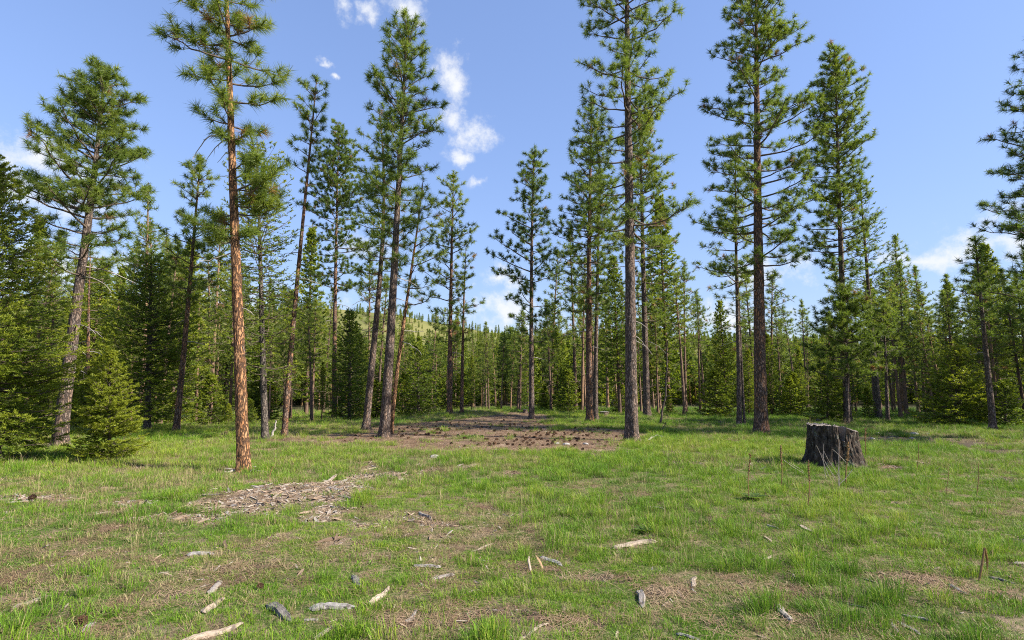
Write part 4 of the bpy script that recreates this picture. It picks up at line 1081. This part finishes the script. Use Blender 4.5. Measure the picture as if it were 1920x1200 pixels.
def splinter(seed, thick, width, bend=.06):
    """broken piece of wood of unit length with split faces and torn ends"""
    r = np.random.default_rng(seed); n, k = 15, 8
    t = np.linspace(-.5, .5, n); e = np.sort(r.uniform(.05, .22, 2))
    w = np.interp(t, [-.5, -.5 + e[0], -.1, .5 - e[1], .5], [r.uniform(.05, .55), r.uniform(.75, 1), 1, r.uniform(.6, .95), r.uniform(.02, .3)])
    sec = np.arange(k) / k * 6.283; rk = r.uniform(.6, 1.25, k); rk[r.integers(k)] *= .55; V = []
    strand = r.uniform(0, .16, k)                      # fibres break off at different lengths
    for i in range(n):
        f = abs(t[i]) * 2
        jit = rk * (1 + r.normal(0, .09, k)) * w[i]
        xx = t[i] * (1 - strand * f ** 4) + r.normal(0, .004, k)
        V.append(np.stack([xx, np.cos(sec) * jit * width / 2 + bend * (t[i] ** 2 * 4 - .5) + .012 * math.sin(t[i] * 9 + seed), np.sin(sec) * jit * thick / 2 + .01 * math.sin(t[i] * 7 + seed)], -1))
    V = np.concatenate(V)
    i = np.arange(n - 1)[:, None] * k; j = np.arange(k)[None]; jn = (j + 1) % k
    q_ = np.stack([i + j, i + jn, i + k + jn, i + k + j], -1).reshape(-1, 4)
    T = np.concatenate([q_[:, [0, 1, 2]], q_[:, [0, 2, 3]], [[0, c + 1, c] for c in range(1, k - 1)], [[(n - 1) * k, (n - 1) * k + c, (n - 1) * k + c + 1] for c in range(1, k - 1)]])
    return V, T
SPL = [splinter(500 + i, .10 + .02 * (i % 3), .15 + .03 * (i % 4), .05 * (-1) ** i) for i in range(10)]
THIN = [splinter(520 + i, .05, .07, .06 * (-1) ** i) for i in range(4)]
SMESH = {}
EXCL = []
def wood(px, py, lpx, ang, mat, label, thin=False, k=None, tilt=None, lift=.0, group=None, name='wood_splinter', fat=1.0):
    """lpx = length seen in the photo, ang = its slant in the photo (degrees, anticlockwise)"""
    p = ground_at(px, py)
    a = math.radians(ang); dx, dy = math.cos(a) * lpx / 2, -math.sin(a) * lpx / 2
    if tilt is None:
        e0, e1 = ground_at(px - dx, min(1330, py - dy)), ground_at(px + dx, min(1330, py + dy))
        v = e1 - e0; L = min(np.linalg.norm(v[:2]), .95 if not thin else 1.4); rz = math.atan2(v[1], v[0])
        L = max(L, lpx * p[1] / F * .9); L = min(L, lpx * p[1] / F * 1.9); ty = 0.0
    else:
        L = lpx * p[1] / F; rz = math.radians(tilt[0]); ty = -math.radians(tilt[1])
    kk = (k if k is not None else int(px * 7 + py) % (4 if thin else 10))
    EXCL.append((p[0], p[1], L * (.5 if not thin else .25)))
    L *= 1.12
    key = (thin, kk, mat.name)
    if key not in SMESH: SMESH[key] = mesh_from('wood_splinter', *(THIN if thin else SPL)[kk], mat)
    o = obj(name, SMESH[key]); f = L if thin else L * (.30 / max(L, .30)) ** .35
    o.scale = (L, f * fat, f * fat); o.rotation_euler = (random.uniform(-.4, .4), ty, rz)
    th = (.05 if thin else .14) * f * fat
    o.location = (p[0], p[1], p[2] + th * .22 + (math.sin(-ty) * L * .42 if tilt else 0) + lift)
    return tag(o, label, 'wood', group)
GW = 'broken bits of wood lying in the grass'
A_G = 'grey weathered wood splinter lying flat in short grass'
A_T = 'pale tan wood splinter lying flat in short grass'
A_S = 'small pale scrap of wood in the grass'
for (px, py, l, a, m_, lb) in [
    (60, 1131, 66, 20, M_WT, 'long pale splinter with a forked torn end'), (400, 1137, 46, 36, M_WT, 'straight tan stick-like splinter slanting beside the grey one'), (525, 1150, 54, -36, M_WD, 'dark grey split branch piece lying across the slope of grass'),
    (622, 1141, 88, 3, M_WG, 'long flat pale-grey slab of weathered wood'), (400, 1190, 105, 16, M_WT, 'long tan broken branch with a rough brown middle'), (1190, 1023, 80, 9, M_WT, 'large smooth bleached piece of wood with a curved back'),
    (800, 1064, 52, -4, M_WG, 'short round grey length of branch with a dark sawn end'), (668, 1090, 30, -55, M_WD, 'grey triangular wedge of wood with a pointed tip'), (713, 1119, 48, 40, M_WT, 'whitish splinter standing out beside the wedge of wood'),
    (1203, 1124, 40, -78, M_WG, 'upright-looking grey splinter with pointed ends'), (1300, 1093, 26, 80, M_WT, 'short pale block of wood in the bare dirt'), (400, 929, 44, 4, M_WD, 'dark grey chunk of rotten wood at the edge of the chips'),
    (1719, 1160, 46, -11, M_WG, 'smooth grey splinter with a rounded end in lush grass'), (1707, 1180, 48, -30, M_WG, 'striped grey bark-like splinter below the smooth one'), (1677, 1177, 20, -56, M_WG, 'small grey fragment next to the striped splinter'),
    (1470, 1152, 38, -52, M_WG, 'grey paddle-shaped splinter on dark soil'), (1290, 1195, 48, -14, M_WG, 'grey fibrous piece of wood lying below the paddle-shaped splinter'), (1606, 1137, 36, -12, M_WD, 'flat grey slat half sunk in the grass'),
    (1878, 1089, 42, -14, M_WD, 'dark split board fragment beside the bent dry stalk'), (1797, 1107, 42, -27, M_WD, 'dark splintered piece in the bare dirt near the bent stalk')]:
    wood(px, py, l, a, m_, lb)
wood(1035, 1054, 44, -24, M_WG, 'grey flake of wood behind the splintered orange stub')
wood(993, 1068, 27, 0, M_WT, 'pale jagged splinter sticking up out of the dirt', tilt=(100, 48), fat=1.1)
wood(1012, 1064, 26, 0, M_WO, 'orange splintered stub sticking up out of the dirt', tilt=(130, 44), fat=1.2)
for (px, py, l, a, m_) in [(403, 1103, 30, 45, M_WG), (173, 1079, 28, 15, M_WG), (375, 1040, 52, 2, M_WG), (428, 964, 24, -65, M_WG), (165, 1178, 32, 40, M_WG), (627, 917, 30, -12, M_WG), (583, 1163, 28, 3, M_WG), (773, 1157, 28, 48, M_WG), (830, 1083, 44, 10, M_WG), (1230, 953, 30, -6, M_WG),
                           (1449, 989, 24, -20, M_WG), (933, 1145, 22, 0, M_WG), (1631, 1089, 22, -15, M_WG), (1556, 960, 18, -5, M_WG), (795, 967, 22, -25, M_WG)]:
    wood(px, py, l, a, m_, A_G, group=GW)
for (px, py, l, a, m_) in [(193, 963, 27, 8, M_WT), (608, 1188, 42, 36, M_WT), (1512, 993, 27, -30, M_WT), (1441, 1012, 18, -40, M_WT), (1439, 1047, 18, 25, M_WT), (513, 1007, 22, 10, M_WT), (1657, 1077, 20, -25, M_WT), (270, 1150, 20, 8, M_WT), (1908, 1012, 22, -5, M_WT), (330, 1040, 20, 5, M_WT)]:
    wood(px, py, l, a, m_, A_T, group=GW)
for (px, py, l, a) in [(135, 1072, 17, 8), (813, 1047, 13, 50), (792, 1099, 14, -60), (1058, 1143, 13, 50), (1248, 1133, 16, 35), (1157, 1190, 17, 70), (723, 990, 11, 60), (763, 1003, 13, 20), (1801, 995, 13, 0), (125, 1135, 13, 60), (1757, 1066, 12, 20), (1000, 953, 10, 0), (560, 1010, 12, -20), (480, 1012, 12, 15), (235, 1035, 12, -10), (1890, 1003, 12, 0), (1690, 1092, 12, 30)]:
    wood(px, py, l, a, M_WT, A_S, group=GW)
for (px, py, l, a) in [(605, 905, 66, 11), (905, 1027, 42, 20), (560, 925, 60, 8), (400, 952, 70, 6), (490, 945, 50, 14), (640, 930, 40, -20), (690, 880, 55, 8), (1000, 1185, 60, 30), (880, 1110, 40, 12)]:
    wood(px, py, l, a, M_WT, 'thin pale broken stick lying on the ground', thin=True, group='thin sticks on the ground')
# pale stones on the far side of the grass
def rock(px, py, wpx, mat, label, group):
    p = ground_at(px, py); r = np.random.default_rng(px); n, k = 6, 9
    th = np.linspace(.12, math.pi - .12, n); V = []
    for t in th:
        a = np.arange(k) / k * 6.283 + r.normal(0, .1); rr = r.uniform(.82, 1.15, k)
        V.append(np.stack([np.sin(t) * np.cos(a) * rr, np.sin(t) * np.sin(a) * rr * .75, np.full(k, np.cos(t) * .42)], -1))
    V = np.concatenate(V); i = np.arange(n - 1)[:, None] * k; j = np.arange(k)[None]; jn = (j + 1) % k
    q_ = np.stack([i + j, i + k + j, i + k + jn, i + jn], -1).reshape(-1, 4)
    T = np.concatenate([q_[:, [0, 1, 2]], q_[:, [0, 2, 3]], [[0, c, c + 1] for c in range(1, k - 1)], [[(n - 1) * k, (n - 1) * k + c + 1, (n - 1) * k + c] for c in range(1, k - 1)]])
    s_ = wpx * p[1] / F / 2
    o = obj('rock', mesh_from('rock', V * s_, T, mat), None, (p[0], p[1], p[2] + s_ * .15), r.uniform(0, 6.28))
    return tag(o, label, 'rock', group)
M_ROCK = material('pale_stone', lambda q, p, o: (q.put(p.inputs['Base Color'], q.ramp(q.noise(objco(q), 22, 5), [(.3, (.20, .18, .165)), (.7, (.42, .39, .365))])), bump(q, p, q.noise(objco(q), 30, 4), .6, .02)), .9, .2)
for (px, py, w) in [(815, 858, 19), (1062, 835, 17), (1045, 833, 12), (1098, 834, 14), (930, 844, 8), (885, 838, 9), (895, 834, 8), (1715, 815, 16), (1645, 813, 8), (1710, 823, 10), (1636, 823, 9), (1740, 814, 8)]:
    rock(px, py, w, M_ROCK, 'pale stone lying at the edge of bare ground', 'pale stones on bare ground')

# ------------------------------------------------------------------ dry stalks
M_STALK = material('dry_stalk', lambda q, p, o: q.put(p.inputs['Base Color'], q.ramp(q.noise(objco(q), 60, 3), [(.3, (.13, .075, .035)), (.7, (.34, .21, .10))])), .9, .1)
M_STEM = material('grey_dead_stem', lambda q, p, o: q.put(p.inputs['Base Color'], q.ramp(q.noise(objco(q), 40, 3), [(.3, (.20, .16, .14)), (.7, (.45, .39, .35))])), .9, .1)
def stalk(base, top, r0, knob, label, group='dry flower stalks round the stump', mat=None, head=.55, seed=None):
    b = ground_at(*base); t = at_depth(*top, b[1]) - b
    r = np.random.default_rng(int(base[0]) if seed is None else seed)
    n = 26; f = np.linspace(0, 1, n); P = f[:, None] * t[None]; P[:, 0] += .012 * np.sin(f * 5 + base[0]); P[0, 2] = -.03
    r0 = r0 * .72
    rr = r0 * (1 - .35 * f) * (1 + np.where(f > head, knob * r.uniform(.0, 1.2, n), 0)); rr[-1] *= .4
    root = thing('dry_stalk', label, 'stalk', b, group)
    obj('stem', mesh_from('stem', *tubes(P, rr, 6), mat or M_STALK), root)
    if knob > .3:
        hh = []
        for _ in range(46):
            ff = r.uniform(head, .98); c = np.array([np.interp(ff, f, P[:, i]) for i in range(3)]); a = r.uniform(0, 6.28)
            d_ = np.array([math.cos(a), math.sin(a), r.uniform(.2, .8)]); hh.append(tubes(np.stack([c, c + d_ * r0 * 1.3, c + d_ * r0 * 2.3]), np.array([.4, .62, .25]) * r0, 4))
        V, T, _ = join(hh); obj('seed_head', mesh_from('seed_head', V, T, mat or M_STALK), root)
    return root
stalk((1404, 937), (1405, 849), .011, .5, 'tall brown dry stalk standing over broad low leaves', None)
stalk((1464, 921), (1466, 833), .012, .5, 'tall straight brown stalk a step before the stump on its shaded side', None)
stalk((1514, 958), (1518, 862), .011, .45, 'tall brown stalk rooted in bare soil before the stump', None)
stalk((1587, 910), (1589, 828), .017, .8, 'thick knobbly golden stalk right in front of the stump', None)
stalk((1622, 860), (1624, 802), .015, .8, 'golden stalk just beside the sunlit edge of the stump', None)
stalk((1720, 887), (1722, 830), .009, .2, 'dark thin stalk alone in the long grass by the muddy strip', None)
stalk((1833, 934), (1834, 868), .008, .2, 'faint thin stalk in thick grass well to the side of the stump', 'faint thin stalks')
stalk((1776, 926), (1777, 878), .006, .2, 'faint thin stalk in thick grass well to the side of the stump', 'faint thin stalks')
stalk((505, 902), (511, 874), .012, .3, 'short dark dead stick poking up near the orange pine', None)
# bent stalk, broken over
b = ground_at(1834, 1089); pk = at_depth(1846, 1027, b[1]) - b; e2 = at_depth(1851, 1068, b[1] + .08) - b
t_ = thing('bent_stalk', 'dry stalk snapped over into an upside-down V on bare dirt', 'stalk', b)
obj('stem', mesh_from('stem', *tubes(np.array([(0, 0, -.03), pk * .5 + [.006, 0, 0], pk]), np.array([.007, .008, .007]), 7), M_STALK), t_)
obj('broken_tip', mesh_from('broken_tip', *tubes(np.array([pk - [0, .004, .004], (pk + e2) / 2 + [.01, 0, 0], e2]), np.array([.007, .008, .004]), 7), M_STALK), t_)
# grey dead stems in front of the stump
for k, (bx, by, tx, ty) in enumerate([(1572, 915, 1575, 826), (1578, 905, 1545, 845), (1566, 900, 1540, 850), (1600, 880, 1560, 842), (1570, 912, 1600, 880), (1548, 898, 1543, 832), (1556, 894, 1530, 835), (1510, 890, 1468, 862), (1508, 886, 1480, 866), (1574, 916, 1571, 856)]):
    stalk((bx, by), (tx, ty), .007, .0, 'thin grey dead stem among the tangle before the stump', 'dead stems before the stump', M_STEM, seed=k)
# broad low leaves at the foot of a stalk
M_LEAF = leafy('broad_leaf', [(0, (.05, .10, .02)), (1, (.13, .20, .045))], (.3, .2, .1))
def rosette(px, py, n, L, label):
    b = ground_at(px, py); root = thing('leaf_rosette', label, 'plant', b)
    for k in range(n):
        a = k / n * 6.283 + random.uniform(-.3, .3); l = L * random.uniform(.7, 1.1); f = np.linspace(0, 1, 6); w = np.array([.1, .55, 1, .95, .6, .05]) * l * .22
        cen = np.stack([np.cos(a) * f * l, np.sin(a) * f * l, .02 + l * (.55 * f - .35 * f * f)], -1); s = np.array([-math.sin(a), math.cos(a), 0])
        V = np.concatenate([cen - s * w[:, None] + [0, 0, .012], cen, cen + s * w[:, None] + [0, 0, .012]]); T = []
        for r_ in (0, 6):
            for i in range(5): T += [[r_ + i, r_ + i + 1, r_ + i + 7], [r_ + i, r_ + i + 7, r_ + i + 6]]
        c = np.zeros((18, 3)); c[:, 0] = random.uniform(.2, .9)
        obj('leaf', mesh_from('leaf', V, np.array(T), M_LEAF, c, True), root)
rosette(1412, 938, 9, .19, 'low rosette of broad green leaves at the foot of a dry stalk')
rosette(1740, 900, 7, .15, 'low broad-leaved plant in the grass by the thin dark stalk')
rosette(1205, 1000, 8, .13, 'low broad-leaved plant in the short grass above the bleached wood')

# ------------------------------------------------------------------ pine cones
def cone_mesh(seed):
    r = np.random.default_rng(seed); parts = []
    n, k = 6, 8
    f = np.linspace(0, 1, n); core = tubes(np.stack([f - .5, 0 * f, 0 * f], -1), np.array([.12, .25, .29, .25, .16, .04]), k); parts.append(core)
    for i in range(46):
        t = (i + .5) / 46; a = i * 2.39996; rad = np.interp(t, [0, .2, .45, .8, 1], [.22, .36, .40, .27, .08])
        c = np.array([t - .5, math.cos(a) * rad * .6, math.sin(a) * rad * .6]); o_ = np.array([.15 + .25 * t, math.cos(a), math.sin(a)]); o_ /= np.linalg.norm(o_); s = np.cross(o_, [1, 0, 0]); s /= np.linalg.norm(s)
        tip = c + o_ * rad * .65; w = .10 * (1.1 - .5 * t)
        V = np.array([c - s * w * .5, c + s * w * .5, tip + s * w + [.02, 0, 0], tip - s * w + [.02, 0, 0], tip + o_ * .05 - [.03, 0, 0]]); parts.append((V, np.array([[0, 1, 2], [0, 2, 3], [3, 2, 4], [0, 4, 1]])))
    return join(parts)[:2]
M_CONE = material('pine_cone', lambda q, p, o: q.put(p.inputs['Base Color'], q.ramp(q.m('ADD', q.noise(objco(q), 9, 3), q.m('MULTIPLY', q.m('SUBTRACT', q.node('ShaderNodeObjectInfo').outputs['Random'], .5), .3)), [(.3, (.028, .016, .010)), (.55, (.085, .045, .026)), (.75, (.19, .105, .055))])), .8, .2)
CM = [mesh_from('pine_cone', *cone_mesh(600 + i), M_CONE) for i in range(3)]
rc = np.random.default_rng(31); cones = []
def put_cone(px, py, label, group, s=1.0):
    p = ground_at(px, py); L = rc.uniform(.066, .095) * s
    o = obj('pine_cone', CM[int(rc.integers(3))], None, (p[0], p[1], p[2] + L * .36)); o.scale = (L, L, L); o.rotation_euler = (rc.uniform(0, 6), rc.normal(0, .25), rc.uniform(0, 6.28))
    tag(o, label, 'pine cone', group)
CL = [(800, 806, 50, 6, 62), (760, 810, 25, 6, 18), (850, 812, 25, 5, 16), (935, 795, 28, 4, 16), (960, 817, 45, 8, 34), (950, 832, 40, 5, 22), (1030, 818, 35, 7, 34), (1070, 824, 32, 7, 30), (1110, 808, 38, 5, 22), (1000, 806, 45, 5, 14), (1140, 805, 18, 4, 8), (660, 818, 20, 4, 8), (910, 836, 10, 4, 3), (1140, 834, 16, 5, 4)]
for (x, y, sx, sy, n) in CL:
    for _ in range(n): put_cone(np.clip(rc.normal(x, sx * 1.25), 640, 1180), np.clip(rc.normal(y, sy * 1.3), 789, 845), 'brown pine cone lying on the needle-covered bare path', 'pine cones on the bare path')
put_cone(488, 1105, 'single reddish pine cone in short grass uphill of the wood splinters', None, .85)
put_cone(153, 1173, 'opened brown pine cone beside a grey splinter in the short grass', None, 1.0)
put_cone(60, 938, 'russet pine cone lying on the small patch of wood chips', None, 1.1)

# ------------------------------------------------------------------ other dead wood
def dead_stick(pts, r0, label, cat='branch', name='fallen_branch', mat=M_DEADW, lift=.03, twigs=3, group=None):
    b = ground_at(*pts[0]); P = [np.zeros(3)]
    for (px, py, up) in pts[1:]:
        g_ = ground_at(px, py) if up == 0 else at_depth(px, py, b[1]); P.append(g_ - b)
    P = np.array([np.array(p) + [0, 0, lift] for p in P]); t = np.linspace(0, 1, len(P)); f = np.linspace(0, 1, 12)
    Q_ = np.stack([np.interp(f, t, P[:, i]) for i in range(3)], -1); r = np.random.default_rng(int(pts[0][0])); Q_[1:-1] += r.normal(0, .012, (10, 3))
    root = thing(name, label, cat, b, group); obj('stem', mesh_from('stem', *tubes(Q_, r0 * np.linspace(1, .4, 12), 6), mat, smooth_shade=True), root)
    for _ in range(twigs):
        i = r.integers(3, 11); d_ = r.normal(0, 1, 3); d_[2] = abs(d_[2]) * .4; d_ = d_ / np.linalg.norm(d_) * r.uniform(.1, .35)
        obj('twig', mesh_from('twig', *tubes(np.stack([Q_[i], Q_[i] + d_ * .6 + [0, 0, .01], Q_[i] + d_]), r0 * np.array([.4, .3, .15]), 4), mat), root)
    return root
dead_stick([(420, 888), (460, 884, 0), (505, 888, 0)], .022, 'bleached fallen branch lying round the foot of the orange pine')
dead_stick([(1215, 828), (1232, 818, 0), (1250, 822, 0)], .03, 'grey fallen branch in the grass beside the grey bare stem')
dead_stick([(1236, 812), (1246, 800, 1), (1249, 792, 1)], .02, 'dark hooked twig rising from the grass beside the grey bare stem', mat=M_BRANCH, twigs=0)
dead_stick([(508, 822), (514, 806, 1), (517, 790, 1)], .045, 'short pale dead stub leaning between two trunks', name='dead_stub', cat='stub', twigs=0)
dead_stick([(1230, 775), (1245, 730, 1), (1258, 690, 1)], .04, 'bent dead pole leaning in the wood behind the grey bare stem', name='dead_pole', cat='pole', mat=M_BRANCH, twigs=2)
dead_stick([(1238, 795), (1248, 740, 1), (1252, 640, 1)], .05, 'thin dead standing pole behind the grey bare stem', name='dead_pole', cat='pole', mat=M_BRANCH, twigs=6)
def small_stump(px, py, wpx, hpx, label):
    b = ground_at(px, py); s_ = b[1] / F; r = np.random.default_rng(px); k = 20; n = 7; A = np.arange(k) / k * 6.283; f = np.linspace(0, 1, n)
    V = np.concatenate([np.stack([np.cos(A) * q_, np.sin(A) * q_, np.full(k, -.05 + (hpx * s_ + .05) * t)], -1) for t in f for q_ in [wpx * s_ / 2 * (1 + .35 * (1 - t) ** 3) * (1 + r.normal(0, .05, k))]])
    i = np.arange(n - 1)[:, None] * k; j = np.arange(k)[None]; jn = (j + 1) % k; q_ = np.stack([i + j, i + jn, i + k + jn, i + k + j], -1).reshape(-1, 4)
    root = thing('tree_stump', label, 'stump', b); obj('bark', mesh_from('bark', V, q_, M_BARK, None, True), root)
    top = V[-k:]; obj('cut_top', mesh_from('cut_top', np.concatenate([top, top.mean(0)[None] + [0, 0, .01]]), np.array([[c, (c + 1) % k, k] for c in range(k)]), M_WG), root)
small_stump(1133, 780, 16, 8, 'small low stump in the far grass behind the brown pine')
small_stump(1534, 792, 8, 6, 'tiny dark stump in shaded grass behind the big stump')
small_stump(985, 775, 9, 7, 'small dark stump at the bare path')

# ------------------------------------------------------------------ grass over the clearing
X, Y, S = [], [], []
for (dens, d0, d1, sc0) in [(260, 2.0, 5.5, 1.0), (170, 5.5, 9, 1.1), (95, 9, 14, 1.3), (52, 14, 22, 1.6), (26, 22, 34, 2.0), (9, 34, 58, 3.2)]:
    area = 1.17 * (d1 * d1 - d0 * d0)
    x, y = sample(int(area * dens), d0, d1); X.append(x); Y.append(y); S.append(np.full(len(x), sc0))
X, Y, S = map(np.concatenate, (X, Y, S))
du, ch, mu, wo, dr_ = masks(X, Y)
p_keep = (1 - .93 * du) * (1 - .93 * ch) * (1 - .90 * mu) * (1 - .50 * wo)
lush = fbm(X * .7, Y * .7, 71)
u_ = gw.uniform(size=len(X))
thatchy = (gw.uniform(size=len(X)) < np.clip(.07 + .42 * wo + .5 * mu * (1 - mu) * 2 + .25 * ch * (1 - ch) * 4, 0, .8) * .55)
kp = (u_ < p_keep) | (thatchy & (gw.uniform(size=len(X)) < .5) & (du < .6))
idx = gw.integers(0, 4, len(X))
longp = smooth(Y, 8.2, 11.5) * .55 + smooth(fbm(X * .9 + 9, Y * .9, 75), .56, .68) * .30
is_med = gw.uniform(size=len(X)) < np.clip(smooth(lush, .42, .62) * .35 + longp * .8, 0, .9) * (.55 + .45 * smooth(Y, 5.5, 8))
idx = np.where(is_med, gw.integers(4, 7, len(X)), idx)
is_long = gw.uniform(size=len(X)) < np.clip(longp * .40 + smooth(lush, .62, .72) * .10, 0, .5)
idx = np.where(is_long, gw.integers(7, 10, len(X)), idx)
is_dry = gw.uniform(size=len(X)) < np.clip(.02 + .40 * dr_ * smooth(Y, 7.0, 10.5) + .05 * dr_ + .2 * du, 0, .6)
idx = np.where(is_dry, gw.integers(10, 13, len(X)), idx)
idx = np.where(thatchy, gw.integers(13, 16, len(X)), idx)
idx = np.where((gw.uniform(size=len(X)) < .012 + .03 * dr_) & (Y > 5), gw.integers(16, 18, len(X)), idx)
idx = np.where(gw.uniform(size=len(X)) < .05 * smooth(fbm(X * 1.2 + 50, Y * 1.2, 95), .45, .65), gw.integers(18, 20, len(X)), idx)
far_r = smooth(X, 3, 9) * smooth(Y, 14, 18)
tint = np.clip(.30 + 1.0 * (fbm(X * .5, Y * .5, 81) - .25) + .22 * smooth(Y, 8, 12) - .30 * far_r + gw.normal(0, .19, len(X)), 0, 1)
kp &= Y < np.interp(X / Y * F + CX, [-200, 300, 560, 900, 1450, 2100], [50, 55, 60, 60, 60, 55])
X, Y, S, idx, tint = X[kp], Y[kp], S[kp], idx[kp], tint[kp]
near = np.zeros(len(X), bool)
for ex, ey, er in EXCL: near |= ((X - ex) ** 2 + ((Y - ey) * 1.0) ** 2 < er * er) & (gw.uniform(size=len(X)) < .6)
X, Y, S, idx, tint = X[~near], Y[~near], S[~near], idx[~near], tint[~near]
hk = gw.uniform(.62, 1.18, len(X)) * (1 + .6 * (Y > 34))
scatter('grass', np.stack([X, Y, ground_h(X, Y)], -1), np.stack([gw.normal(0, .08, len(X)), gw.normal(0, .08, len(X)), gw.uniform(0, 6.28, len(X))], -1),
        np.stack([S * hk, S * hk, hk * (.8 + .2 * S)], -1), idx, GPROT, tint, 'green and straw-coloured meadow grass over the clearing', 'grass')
print('grass clumps', len(X))
